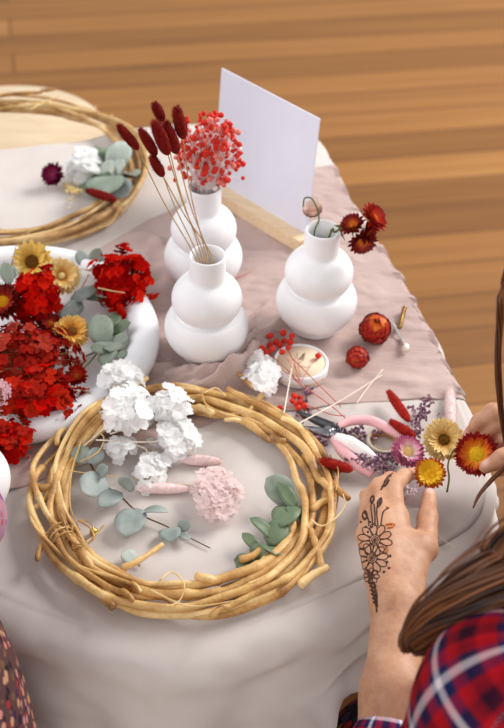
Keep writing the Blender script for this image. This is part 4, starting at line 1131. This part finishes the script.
# clear cellophane packet under the hand
r = random.Random(5); pk = thing('cellophane_packet', 'crumpled clear packet of pink petals lying under the tattooed hand', 'packet', U(400, 494, 0)); o_ = pk.location
b = MB(); n_ = 22; vs = []
for i in range(n_):
    for j in range(n_):
        x, y = (i / (n_ - 1) - .5) * .052, (j / (n_ - 1) - .5) * .034
        e = max(0, 1 - (abs(x) / .026) ** 3) * max(0, 1 - (abs(y) / .017) ** 3)
        vs.append((x, y, .002 + e * (.010 + .006 * noise.noise((x * 120, y * 120, 3)))))
b.add(vs, [(i * n_ + j, (i + 1) * n_ + j, (i + 1) * n_ + j + 1, i * n_ + j + 1) for i in range(n_ - 1) for j in range(n_ - 1)])
solid(b.build('film', 'plastic', pk), .0005)
b = MB()
for i in range(26): ball(b, (r.uniform(-.017, .017), r.uniform(-.009, .009), r.uniform(.003, .007)), r.uniform(.0016, .003), 6, 4, (1.3, 1, .6))
b.build('petal', 'pinkhyd', pk)

# ------------------------------------------------------------------ bodies: one smooth-blended surface each
def smin(a, b, k):
    h = np.clip(.5 + .5 * (b - a) / k, 0, 1); return b * (1 - h) + a * h - k * h * (1 - h)
def cone_d(P, a, b, ra, rb):
    a, b = np.array(a, np.float32), np.array(b, np.float32); ba = b - a; L2 = float(ba @ ba) + 1e-12
    h = np.clip(((P - a) @ ba) / L2, 0, 1)[..., None]
    return np.linalg.norm(P - a - h * ba, axis=-1) - (ra + (rb - ra) * h[..., 0])
def ell_d(P, c, r, R3=None):
    q = P - np.array(c, np.float32)
    if R3 is not None: q = q @ np.array(R3, np.float32)
    r = np.array(r, np.float32); k0 = np.linalg.norm(q / r, axis=-1); k1 = np.linalg.norm(q / (r * r), axis=-1)
    return k0 * (k0 - 1) / np.maximum(k1, 1e-6)
def sdf_obj(name, groups, voxel, mat, parent, org, cut=None, carve=(), kk=.012, noise_amp=0):
    """groups: [(blend, [prims])]; prim = ('c', a, b, ra, rb) or ('e', centre, radii, rotation)"""
    import openvdb as vdb
    pts = []
    for k, pr in groups:
        for p in pr:
            if p[0] == 'c': pts += [np.array(p[1]) - p[3], np.array(p[1]) + p[3], np.array(p[2]) - p[4], np.array(p[2]) + p[4]]
            else: m_ = max(p[2]); pts += [np.array(p[1]) - m_, np.array(p[1]) + m_]
    lo = np.min(pts, 0) - .012; hi = np.max(pts, 0) + .012
    n = np.ceil((hi - lo) / voxel).astype(int) + 1
    G = np.full(tuple(n), 3 * voxel, np.float32); B = 20
    def f(P):
        tot = None
        for k, pr in groups:
            d = None
            for p in pr:
                x = cone_d(P, *p[1:]) if p[0] == 'c' else ell_d(P, p[1], p[2], p[3] if len(p) > 3 else None)
                d = x if d is None else smin(d, x, k)
            tot = d if tot is None else smin(tot, d, kk)
        for p in carve:
            x = cone_d(P, *p[1:]) if p[0] == 'c' else ell_d(P, p[1], p[2]); tot = -smin(-tot, x, .004)
        if cut:
            for (c, nn) in cut: tot = np.maximum(tot, (P - np.array(c, np.float32)) @ np.array(nn, np.float32))
        return tot
    bl = [(i, j, k) for i in range(0, n[0], B) for j in range(0, n[1], B) for k in range(0, n[2], B)]
    cen = np.array([[lo[a] + (b[a] + B / 2) * voxel for a in range(3)] for b in bl], np.float32)
    dc = f(cen)
    for b, d in zip(bl, dc):
        e = [min(b[a] + B, n[a]) for a in range(3)]
        if d > B * voxel * .9 + .015: continue
        if d < -(B * voxel * .9 + .015): G[b[0]:e[0], b[1]:e[1], b[2]:e[2]] = -3 * voxel; continue
        X = np.stack(np.meshgrid(*[lo[a] + np.arange(b[a], e[a]) * voxel for a in range(3)], indexing='ij'), -1).astype(np.float32)
        G[b[0]:e[0], b[1]:e[1], b[2]:e[2]] = np.clip(f(X), -3 * voxel, 3 * voxel)
    g = vdb.FloatGrid(3 * voxel); g.copyFromArray(G, tolerance=0)
    P_, T_, Q_ = g.convertToPolygons(0.0, 0.0)
    P_ = np.array(P_) * voxel + lo
    m = MB(); o = np.array(org)
    m.v = [tuple(p) for p in (P_ - o)]; m.t = [0.0] * len(P_)
    m.f = [tuple(int(i) for i in t[::-1]) for t in T_] + [tuple(int(i) for i in q[::-1]) for q in Q_]; m.mi = [0] * len(m.f)
    ob = m.build(name, mat, parent); return ob, P_
def v3(p): return tuple(p)
def cc(a, b, ra, rb): return ('c', v3(a), v3(b), ra, rb)

# ---- the maker at the right: left arm with the tattooed hand, right hand entering from the right
wl = U(396, 607, .046); el = Vector((.115, .462, TZ - .035)); sl = Vector((.200, .492, TZ + .188))
fa = U(392, 690, .030)
I0, I1, I2, I3 = U(396, 509, .060), U(395, 480, .060), U(405, 471, .050), U(415, 468.5, .043)
M0, M1, M2, M3 = U(382, 506, .060), U(380, 480, .052), U(391, 474, .036), U(404, 475, .026)
R0, R1, R2, R3_ = U(371, 513, .054), U(369, 491, .040), U(380, 485, .022), U(391, 488, .016)
K0, K1, K2, K3 = U(367, 530, .046), U(367, 508, .030), U(376, 504, .016), U(387, 507, .013)
T0, T1, T2, T3 = U(418, 580, .044), U(426, 545, .048), U(428.5, 514, .047), U(430, 491, .043)
wa, wb = U(390, 604, .044), U(404, 602, .044)
hand_l = [cc(wa, M0.lerp(R0, .3) + Vector((0, 0, -.012)), .0155, .0125), cc(wb, I0 + Vector((.002, 0, -.012)), .0155, .0125), cc(wa, K0 + Vector((0, 0, -.008)), .015, .0105), cc(wl, M0 + Vector((0, 0, -.012)), .018, .0125),
          cc(wb, T1 + Vector((-.004, 0, -.004)), .0145, .0120), cc(T1 + Vector((-.002, 0, -.004)), I0.lerp(wb, .25) + Vector((0, 0, -.014)), .010, .010), cc(T1 + Vector((-.008, 0, -.004)), I0.lerp(wl, .35) + Vector((0, 0, -.012)), .010, .011)]
fing_l = [[cc(I0 + Vector((0, 0, -.010)), I1 + Vector((0, 0, -.009)), .0105, .0088), cc(I1 + Vector((0, 0, -.009)), I2 + Vector((0, 0, -.008)), .0086, .0078), cc(I2 + Vector((0, 0, -.008)), I3 + Vector((0, 0, -.007)), .0077, .0062)],
          [cc(M0 + Vector((0, 0, -.010)), M1 + Vector((0, 0, -.009)), .0105, .0088), cc(M1 + Vector((0, 0, -.009)), M2 + Vector((0, 0, -.008)), .0086, .0078), cc(M2 + Vector((0, 0, -.008)), M3 + Vector((0, 0, -.007)), .0077, .0062)],
          [cc(R0 + Vector((0, 0, -.010)), R1 + Vector((0, 0, -.008)), .0098, .0084), cc(R1 + Vector((0, 0, -.008)), R2 + Vector((0, 0, -.006)), .0082, .0074), cc(R2 + Vector((0, 0, -.006)), R3_ + Vector((0, 0, -.004)), .0073, .006)],
          [cc(K0 + Vector((0, 0, -.008)), K1 + Vector((0, 0, -.006)), .0086, .0074), cc(K1 + Vector((0, 0, -.006)), K2 + Vector((0, 0, -.004)), .0072, .0064), cc(K2 + Vector((0, 0, -.004)), K3 + Vector((0, 0, -.003)), .0063, .0054)],
          [cc(T1 + Vector((0, 0, -.006)), T2 + Vector((0, 0, -.006)), .0122, .0100), cc(T2 + Vector((0, 0, -.006)), T3 + Vector((0, 0, -.005)), .0100, .0072)]]
arm_l = [cc(wa, fa + Vector((-.005, 0, 0)), .0155, .0180), cc(wb, fa + Vector((.006, 0, 0)), .0155, .0180), cc(fa + Vector((-.005, 0, 0)), el + Vector((-.004, .02, 0)),   .0175, .023), cc(fa + Vector((.006, 0, 0)), el + Vector((.004, .02, 0)), .0175, .023),
         cc(el, sl, .030, .043)]
# right hand
rI0, rI1, rI2, rI3 = U(524, 416, .072), U(493, 413, .080), U(479, 422, .070), U(467, 437, .052)
rM0, rM1, rM2, rM3 = U(524, 424, .066), U(496, 425, .070), U(482, 438, .056), U(475, 450, .040)
rR0, rR1, rR2, rR3 = U(530, 438, .060), U(504, 440, .058), U(492, 450, .044), U(486, 460, .032)
rK0, rK1, rK2, rK3 = U(538, 452, .052), U(516, 456, .046), U(506, 464, .034), U(500, 472, .026)
rT1, rT2, rT3 = U(528, 446, .085), U(502, 459, .082), U(486, 467, .070)
wr = U(590, 452, .062); er = Vector((.46, .73, TZ + .0)); sr = Vector((.475, .56, TZ + .20))
hand_r = [cc(wr, rI0, .0165, .0115), cc(wr, rM0, .018, .012), cc(wr, rR0, .0165, .0115), cc(wr, rK0, .0145, .010), cc(wr, rT1, .0155, .0115), cc(rT1, rI0, .010, .010)]
fing_r = [[cc(rI0, rI1, .0118, .0104), cc(rI1, rI2, .0102, .0086), cc(rI2, rI3, .0076, .0060)], [cc(rM0, rM1, .0102, .0088), cc(rM1, rM2, .0086, .0078), cc(rM2, rM3, .0076, .0060)],
          [cc(rR0, rR1, .0098, .0084), cc(rR1, rR2, .0082, .0074), cc(rR2, rR3, .0073, .0060)], [cc(rK0, rK1, .0086, .0074), cc(rK1, rK2, .0072, .0064), cc(rK2, rK3, .0063, .0054)],
          [cc(rT1, rT2, .0118, .0098), cc(rT2, rT3, .0098, .0068)]]
arm_r = [cc(wr, er, .022, .034), cc(er, sr, .034, .043)]
neck = Vector((.335, .535, TZ + .265)); head = Vector((.365, .655, TZ + .375)); chest = Vector((.345, .45, TZ + .10)); hips = Vector((.40, .28, TZ - .22))
fdir = Vector((-.28, .72, -.62)).normalized(); fup = (Vector((-.1, .6, .8)) - fdir * Vector((-.1, .6, .8)).dot(fdir)).normalized(); fr = fdir.cross(fup)
HR = [[fr.x, fdir.x, fup.x], [fr.y, fdir.y, fup.y], [fr.z, fdir.z, fup.z]]
hp = lambda a, b_, c_: head + fr * a + fdir * b_ + fup * c_
head_p = [('e', v3(head), (.072, .092, .098), HR), ('e', v3(hp(0, .035, -.055)), (.052, .052, .062), HR), cc(hp(0, .085, .005), hp(0, .104, -.028), .008, .012), cc(hp(-.018, .082, -.052), hp(.018, .082, -.052), .0075, .0075),
          cc(hp(-.018, .080, -.064), hp(.018, .080, -.064), .0075, .0075), ('e', v3(hp(0, .070, -.092)), (.02, .018, .016), HR), ('e', v3(hp(.072, -.005, -.01)), (.010, .018, .030), HR), ('e', v3(hp(-.072, -.005, -.01)), (.010, .018, .030), HR),
          cc(hp(-.04, .080, .030), hp(.04, .080, .030), .010, .010)]
torso = [cc(neck, hp(0, -.02, -.06), .050, .050), cc(sl, neck, .046, .05), cc(sr, neck, .046, .05), ('e', v3(chest), (.150, .10, .17)), cc(chest, hips, .11, .13), cc(sl, sr, .05, .05)]
legs = [cc(hips + Vector((-.08, 0, 0)), Vector((.20, .66, TZ - .235)), .085, .060), cc(hips + Vector((.08, 0, 0)), Vector((.38, .70, TZ - .235)), .085, .060),
        cc(Vector((.20, .66, TZ - .235)), Vector((.22, .60, .07)), .058, .036), cc(Vector((.38, .70, TZ - .235)), Vector((.40, .62, .07)), .058, .036),
        cc(Vector((.22, .60, .05)), Vector((.20, .74, .03)), .036, .026), cc(Vector((.40, .62, .05)), Vector((.38, .76, .03)), .036, .026)]
per = thing('person', 'person in a red plaid shirt arranging flowers, henna on the near hand', 'person', (.40, .40, 0))
PO = per.location
carve = [('e', v3(hp(.032, .098, .012)), (.014, .014, .010)), ('e', v3(hp(-.032, .098, .012)), (.014, .014, .010))]
body, BP = sdf_obj('body', [(.022, arm_l), (.012, hand_l)] + [(.004, f) for f in fing_l] + [(.022, arm_r), (.012, hand_r)] + [(.004, f) for f in fing_r] + [(.03, torso), (.012, head_p), (.03, legs)], .0022, 'skin', per, PO, carve=carve, kk=.005)
# nails
nails = [(T3 + Vector((0, 0, .0015)), T3 - T2, .0062), (I3 + Vector((0, 0, -.001)), I3 - I2, .0046), (rT3 + Vector((0, 0, .006)), rT3 - rT2, .0062), (rI3 + Vector((0, 0, .005)), rI3 - rI2, .005)]
w = np.zeros(len(BP))
for c_, d_, r_ in nails:
    d_ = d_.normalized(); q = BP - np.array(c_); al = q @ np.array(d_); pr_ = np.linalg.norm(q - al[:, None] * np.array(d_), axis=1)
    w = np.maximum(w, np.clip(1.6 - 1.6 * np.sqrt((al / (r_ * 1.25)) ** 2 + (pr_ / r_) ** 2), 0, 1))
a_ = body.data.attributes.new('nail', 'FLOAT', 'POINT'); a_.data.foreach_set('value', w.astype(np.float32))
for s in (-1, 1):
    b = MB(); ball(b, hp(.032 * s, .082, .010) - PO, .0115, 16, 12); b.build('eye', 'eye', per)

# ---- henna on the back of the hand: raised paste lines laid on the skin
dg = bpy.context.evaluated_depsgraph_get()
bvh = BVHTree.FromPolygons([Vector(p) for p in BP], [tuple(p.vertices) for p in body.data.polygons])
def on_skin(x, y):
    h, n, i, d = bvh.ray_cast(CAM, ray(x, y).normalized())
    return (h, n) if h is not None else None
hb, ho = MB(), MB()
def hline(pts, w=.00075, m=None, closed=False):
    P2 = catmull([(x - 2, y, 0) for x, y in pts], 6, closed)
    if closed: P2.append(P2[0])
    q = []
    for p in P2:
        s = on_skin(p.x, p.y)
        if s and s[0].z > TZ + .02: q.append(s[0] + s[1] * .0001)
    if len(q) > 2: tube(hb, [p - PO for p in q], w, 6, flat=1.0, mi=1 if m else 0)
def hcirc(x, y, r, w=.0006, m=None): hline([(x + r * math.cos(a), y + r * math.sin(a)) for a in np.linspace(0, 2 * PI, 10)[:-1]], w, m, True)
def hflower(x, y, r0, r1, n, ph=0):
    hcirc(x, y, 1.2, .0009); hcirc(x, y, r0 * .62); hcirc(x, y, r0)
    for k in range(n):
        a = 2 * PI * k / n + ph; da = PI / n * .95; c_ = lambda q, rr: (x + rr * math.cos(q), y + rr * math.sin(q) * .95)
        hline([c_(a - da * .7, r0 * 1.02), c_(a - da, (r0 + r1) * .55), c_(a - da * .5, r1 * .98), c_(a, r1 * 1.05), c_(a + da * .5, r1 * .98), c_(a + da, (r0 + r1) * .55), c_(a + da * .7, r0 * 1.02)], .00065)
hflower(377, 540, 5.2, 16.5, 10, .2)
hflower(374, 558, 5.0, 15.5, 10, .5)
hflower(373, 576, 3, 8, 8, .1)
for x, y, r_ in ((392, 556, 1), (389, 562, .9), (391, 568, .8), (360, 566, .8), (386, 572, .8), (363, 522, .7), (368, 527, .7), (370, 532, .7), (372, 522, .7), (369, 518, .8), (374, 527, .6)): hcirc(x, y, r_, .0007)
for pts in [[(375, 526), (374, 516), (373, 507), (375, 500)], [(380, 526), (379, 516), (379, 508), (382, 501)], [(383, 526), (384, 517), (386, 511), (391, 508)], [(371, 526), (370, 518), (366, 512)], [(377, 526), (377, 515), (376, 504)]]: hline(pts, .0008)
for pts in [[(374, 504), (372.5, 500), (375, 496), (376, 500), (374, 504)], [(380, 507), (380, 502), (383, 498), (383, 503), (380, 507)], [(367, 520), (364.5, 516), (367, 511), (369, 516), (367, 520)]]: hline(pts, .0012)
for k in range(6): hline([(371 + .9 * k, 582 + 4 * k), (376 + .6 * k, 584 + 4 * k), (378 + .3 * k, 587 + 4 * k)], .0011)
hline([(370, 570), (373, 584), (377, 600), (379, 612)], .0011); hline([(376, 584), (379, 594), (379, 606)], .0008)
hline([(383, 490), (386, 484), (390, 479), (393, 475)], .0010); hline([(384, 487), (388, 485), (391, 480)], .0013); hline([(386, 482), (390, 476), (395, 473)], .0007)
hline([(388, 525), (392, 524), (397, 525)], .0014, ho); hline([(390, 528), (394, 527), (396, 524)], .0014, ho); hline([(388, 507), (391, 508)], .0012, ho); hline([(387, 548), (389, 550), (388, 553)], .0012, ho)
hb.build('henna_pattern', ['henna', 'hennao'], per)

# ---- plaid shirt
cuffL = el.lerp(fa, .70)
slv_l = [cc(el, sl, .046, .062), cc(el, cuffL, .042, .032)]
slv_r = [cc(er, sr, .052, .062), cc(er, wr.lerp(er, .35), .050, .042)]
shirt_t = [('e', v3(chest), (.172, .120, .19)), cc(chest, hips + Vector((0, .02, .06)), .130, .150), cc(sl, neck + Vector((0, -.01, -.035)), .060, .062), cc(sr, neck + Vector((0, -.01, -.035)), .060, .062), cc(sl, sr, .064, .064)]
dL = (cuffL - el).normalized(); dR = (wr - er).normalized()
shirt, SP = sdf_obj('shirt', [(.03, slv_l), (.03, slv_r), (.04, shirt_t)], .004, 'plaid', per, PO, kk=.02)
def plaid_uv(o, P_, axes):
    me = o.data; uvl = me.uv_layers.new(name='UVMap')
    D, UVs = [], []
    for a, b_ in axes:
        a, b_ = np.array(a), np.array(b_); d = (b_ - a) / np.linalg.norm(b_ - a); q = P_ - a; al = q @ d
        rad = q - al[:, None] * d; e1 = np.cross(d, [.3, .2, 1.0]); e1 /= np.linalg.norm(e1); e2 = np.cross(d, e1)
        an = np.arctan2(rad @ e2, rad @ e1); D.append(np.linalg.norm(P_ - a - np.clip(al, 0, np.linalg.norm(b_ - a))[:, None] * d, axis=1)); UVs.append(np.stack([al / .050, an * .052 / .050], 1))
    D.append(np.full(len(P_), .075)); UVs.append(np.stack([P_[:, 0] / .050, P_[:, 2] / .050], 1))
    k = np.argmin(np.array(D), 0); uv = np.array(UVs)[k, np.arange(len(P_))]
    li = np.zeros(len(me.loops), int); me.loops.foreach_get('vertex_index', li)
    uvl.data.foreach_set('uv', uv[li].astype(np.float32).ravel())
plaid_uv(shirt, SP, [(sl, el), (el, cuffL), (er, sr), (er, wr)])
# ---- skirt over the lap
skp = [cc(hips + Vector((-.09, .0, .0)), Vector((.19, .68, TZ - .235)), .13, .085), cc(hips + Vector((.09, 0, 0)), Vector((.39, .72, TZ - .235)), .13, .085), cc(Vector((.19, .68, TZ - .235)), Vector((.39, .72, TZ - .235)), .085, .085),
       cc(Vector((.19, .67, TZ - .245)), Vector((.18, .64, .26)), .085, .12), cc(Vector((.39, .71, TZ - .245)), Vector((.42, .66, .26)), .085, .12)]
sdf_obj('skirt', [(.05, skp)], .006, 'skirt', per, PO)
sl_ = thing('stool', 'low stool under the person in the plaid shirt', 'stool', (.40, .26, 0))
lathe(MB(), [(0, .345), (.16, .345), (.168, .352), (.168, .368), (.16, .375), (0, .375)], 40).build('seat', 'legwood', sl_)
for a in (.78, 2.36, 3.93, 5.5): tube(MB(), [(.11 * math.cos(a), .11 * math.sin(a), .345), (.15 * math.cos(a), .15 * math.sin(a), 0)], [.016, .013], 10).build('leg', 'legwood', sl_)

# ---- hair
def lock(mb, guides, n, width, seed, rad=.0011, steps=9, core=None, tmix=(0, 1), fly=0):
    r = random.Random(seed); G = catmull(guides, steps); m_ = len(G)
    wd = width if hasattr(width, '__len__') else [width, width]
    def W(f): x = f * (len(wd) - 1); i = min(int(x), len(wd) - 2); return wd[i] + (wd[i + 1] - wd[i]) * (x - i)
    for k in range(n):
        th, q = r.uniform(0, 2 * PI), math.sqrt(r.random()); cx, cy = q * math.cos(th), q * math.sin(th); ph = r.uniform(0, 6); L = r.uniform(.86, 1.0); pts, rr = [], []
        ex = r.uniform(1, 1.5) if r.random() < fly else 1
        for i in range(int(m_ * L)):
            f = i / (m_ - 1); T = (G[min(i + 1, m_ - 1)] - G[max(0, i - 1)]).normalized(); s = T.cross(Vector((0, 0, 1))).normalized(); v = s.cross(T)
            ww = W(f) * ex
            pts.append(G[i] + s * (cx * ww + .12 * ww * math.sin(7 * f + ph)) + v * (cy * ww * .6 + .10 * ww * math.cos(6 * f + ph))); rr.append(rad * (1 - .7 * (i / (m_ * L)) ** 3))
        c_ = min(1, max(0, r.gauss(.35, .28))); tube(mb, [p - PO for p in pts], rr, 5, True, 1, 0, c_ * .8, c_)
hm = MB()
# cap over the skull
def hair_cap(mb, H, off):
    pass
lockpts = [hp(.07, -.01, .03), hp(.085, -.03, -.05), U(560, 545, .262), U(504, 578, .245), U(462, 600, .225), U(428, 620, .200), U(410, 638, .178), U(406, 655, .160)]
lock(hm, lockpts, 300, [.020, .028, .030, .026, .022, .016, .009, .003], 1, .0012, 7, fly=.08)
lock(hm, [U(560, 560, .25), U(500, 600, .232), U(455, 622, .21), U(425, 642, .185), U(417, 655, .165)], 150, [.020, .022, .017, .010, .003], 2, .0012, 9)
lock(hm, [hp(-.03, .05, .085), hp(-.085, .055, .0), U(530, 262, .36), U(506, 290, .325), U(500, 325, .29), U(498, 365, .245), U(500, 400, .20), U(506, 440, .15), U(512, 465, .12)], 80, [.014, .012, .008, .0052, .0042, .004, .004, .004, .003], 3, .0008, 8)
lock(hm, [U(520, 440, .16), U(508, 464, .125), U(492, 480, .10), U(480, 494, .085), U(472, 510, .07)], 22, [.003, .003, .0026, .0018, .0008], 4, .0006, 8)
for sd, (a0, b0, c0) in enumerate([(.06, -.05, .06), (.03, -.09, .05), (-.03, -.09, .05), (-.06, -.04, .05), (0, -.06, .09), (.05, .0, .085), (-.05, .02, .08), (0, -.1, 0), (.045, -.075, .03), (-.045, -.075, .03), (.0, -.095, .03)]):
    lock(hm, [hp(0, .055, .095), hp(a0 * .7, b0 * .4, c0 + .055), hp(a0 * 1.3, b0 * 1.15, c0 * .6), hp(a0 * 1.35, b0 * 1.3, -.06), hp(a0 * 1.2, b0 * 1.25 - .02, -.15)], 100, [.014, .034, .040, .034, .014], 10 + sd, .0019, 6)
hm.build('hair', 'hair', per)
b = MB(); base_ = [hp(0, -.015, .012)]
o_, _ = sdf_obj('hair_cap', [(.03, [('e', v3(hp(0, -.016, .008)), (.077, .090, .094), HR)])], .004, 'hairdark', per, PO, cut=[(v3(hp(0, .052, .02)), v3(fdir * .8 - fup * .6)), (v3(hp(0, 0, -.06)), v3(-fup))])

# ---- the visitor at the left in a floral dress
vp = thing('person', 'person in a plum floral dress standing half out of the picture by the white vase', 'person', (-.372, .53, 0)); VO = vp.location
nk, hd, ch, hi_ = Vector((-.385, .52, TZ + .66)), Vector((-.37, .57, TZ + .80)), Vector((-.385, .52, TZ + .44)), Vector((-.372, .53, TZ + .10))
s1, s2 = Vector((-.24, .55, TZ + .58)), Vector((-.56, .55, TZ + .58)); e1, w1 = Vector((-.265, .735, TZ + .085)), Vector((-.42, .86, TZ + .045)); e2, w2 = Vector((-.66, .62, TZ + .30)), Vector((-.60, .82, TZ + .12))
vb = [cc(nk, hd, .05, .05), ('e', v3(hd + Vector((0, 0, .03))), (.072, .088, .105)), ('e', v3(hd + Vector((.006, .05, -.03))), (.05, .05, .06)), cc(hd + Vector((.01, .085, .02)), hd + Vector((.01, .10, -.005)), .008, .011), cc(hd + Vector((-.01, .088, -.035)), hd + Vector((.03, .088, -.035)), .008, .008),
      ('e', v3(hd + Vector((.072, 0, .02))), (.01, .018, .03)), ('e', v3(hd + Vector((-.072, 0, .02))), (.01, .018, .03)), ('e', v3(ch), (.15, .10, .20)), cc(ch, hi_, .11, .14), cc(s1, s2, .05, .05)]
def mitt(w, d, side):
    p = [cc(w, w + d * .075, .021, .022)]; s = d.cross(Vector((0, 0, 1))).normalized()
    fs = []
    for k, L in enumerate((.062, .072, .068, .052)):
        o = s * (.026 - .017 * k) * side; a = w + d * .08 + o; fs.append([cc(a, a + d * L * .55 + Vector((0, 0, .004)), .0095, .0085), cc(a + d * L * .55 + Vector((0, 0, .004)), a + d * L + Vector((0, 0, -.006)), .0083, .0065)])
    a = w + d * .03 + s * .022 * side; fs.append([cc(a, a + (d * .5 + s * side * .6).normalized() * .055, .0115, .0085)])
    return p, fs
p1_, f1_ = mitt(w1, Vector((-.8, .55, -.1)).normalized(), -1); p2_, f2_ = mitt(w2, Vector((.3, .95, -.15)).normalized(), 1)
va = [cc(s1, e1, .045, .032), cc(e1, w1, .032, .022), cc(s2, e2, .045, .036), cc(e2, w2, .036, .022)]
vl = [cc(hi_ + Vector((.07 * s, 0, -.02)), Vector((-.372 + .08 * s, .54, .46)), .085, .055) for s in (-1, 1)] + [cc(Vector((-.372 + .08 * s, .54, .46)), Vector((-.372 + .08 * s, .52, .08)), .055, .036) for s in (-1, 1)] + [cc(Vector((-.372 + .08 * s, .52, .045)), Vector((-.372 + .09 * s, .66, .03)), .036, .026) for s in (-1, 1)]
sdf_obj('body', [(.03, vb), (.02, va), (.012, p1_), (.012, p2_)] + [(.004, f) for f in f1_ + f2_] + [(.03, vl)], .004, 'skin', vp, VO, carve=[('e', v3(hd + Vector((.04, .092, .03))), (.014, .012, .010)), ('e', v3(hd + Vector((-.022, .092, .03))), (.014, .012, .010))], kk=.006)
for s in (-.022, .04):
    b = MB(); ball(b, hd + Vector((s, .076, .03)) - VO, .0115, 14, 10); b.build('eye', 'eye', vp)
dtp = [('e', v3(ch), (.165, .118, .21)), cc(ch, hi_ + Vector((0, 0, .12)), .125, .125), cc(s1, s2, .060, .060)]
dsk = [cc(hi_ + Vector((0, 0, .12)), hi_ + Vector((.0, .0, -.02)), .125, .178), cc(hi_ + Vector((0, 0, -.02)), hi_ + Vector((.01, .0, -.12)), .178, .186), cc(hi_ + Vector((.01, 0, -.12)), Vector((-.367, .53, .36)), .178, .185), cc(Vector((-.367, .53, .36)), Vector((-.367, .53, .30)), .185, .19)]
dress, DP = sdf_obj('dress', [(.04, dtp), (.05, dsk)], .006, 'dress', vp, VO)
slv, _ = sdf_obj('dress_sleeve', [(.02, [cc(s1, e1, .060, .040), cc(e1, w1, .040, .032)])], .004, 'sleeve', vp, VO)
slv, _ = sdf_obj('dress_sleeve', [(.02, [cc(s2, e2, .062, .056), cc(e2, w2, .056, .042)])], .004, 'sleeve', vp, VO)
hv = MB(); PO_ = PO; PO = VO
for sd, (x, y) in enumerate([(.07, 0), (-.07, 0), (.05, -.06), (-.05, -.06), (0, -.085), (.02, -.08)]):
    lock(hv, [hd + Vector((0, .04, .135)), hd + Vector((x * .8, y * .6, .12)), hd + Vector((x * 1.2, y * 1.2 - .01, .03)), hd + Vector((x * 1.25, y * 1.2 - .03, -.08)), hd + Vector((x * 1.1, y * 1.1 - .04, -.18))], 70, [.014, .03, .034, .03, .014], 30 + sd, .0022, 6)
hv.build('hair', 'hairdark', vp); PO = PO_

# ------------------------------------------------------------------ light: daylight from tall windows plus an added front fill, bright pale room
sc = bpy.context.scene
wd = bpy.data.worlds.new('daylit room'); sc.world = wd; wd.use_nodes = True
bg = wd.node_tree.nodes['Background']; bg.inputs[0].default_value = (.97, .985, 1.0, 1); bg.inputs[1].default_value = .45
def area_light(name, loc, target, sx, sy, power, col):
    l = bpy.data.lights.new(name, 'AREA'); l.shape = 'RECTANGLE'; l.size = sx; l.size_y = sy; l.energy = power; l.color = col
    o = bpy.data.objects.new(name, l); C.objects.link(o); o.location = loc
    o.rotation_euler = (Vector(target) - Vector(loc)).to_track_quat('-Z', 'Y').to_euler()
area_light('window_and_fill_light', (2.6, 3.0, 3.0), (0, 1.1, .74), 1.9, 1.6, 140, (1.0, .985, .965))
area_light('window_and_fill_light', (-3.0, 1.2, 2.6), (0, 1.0, .74), 2.4, 2.0, 45, (.97, .98, 1.0))
area_light('window_and_fill_light', (-.6, -3.2, 2.7), (0, .9, .74), 3.0, 2.0, 55, (1.0, .985, .96))  # added fill from behind the camera to brighten front faces, no known window
vs = sc.view_settings
vs.view_transform = 'Standard'; vs.look = 'None'; vs.exposure = .42; vs.gamma = 1; vs.use_curve_mapping = False
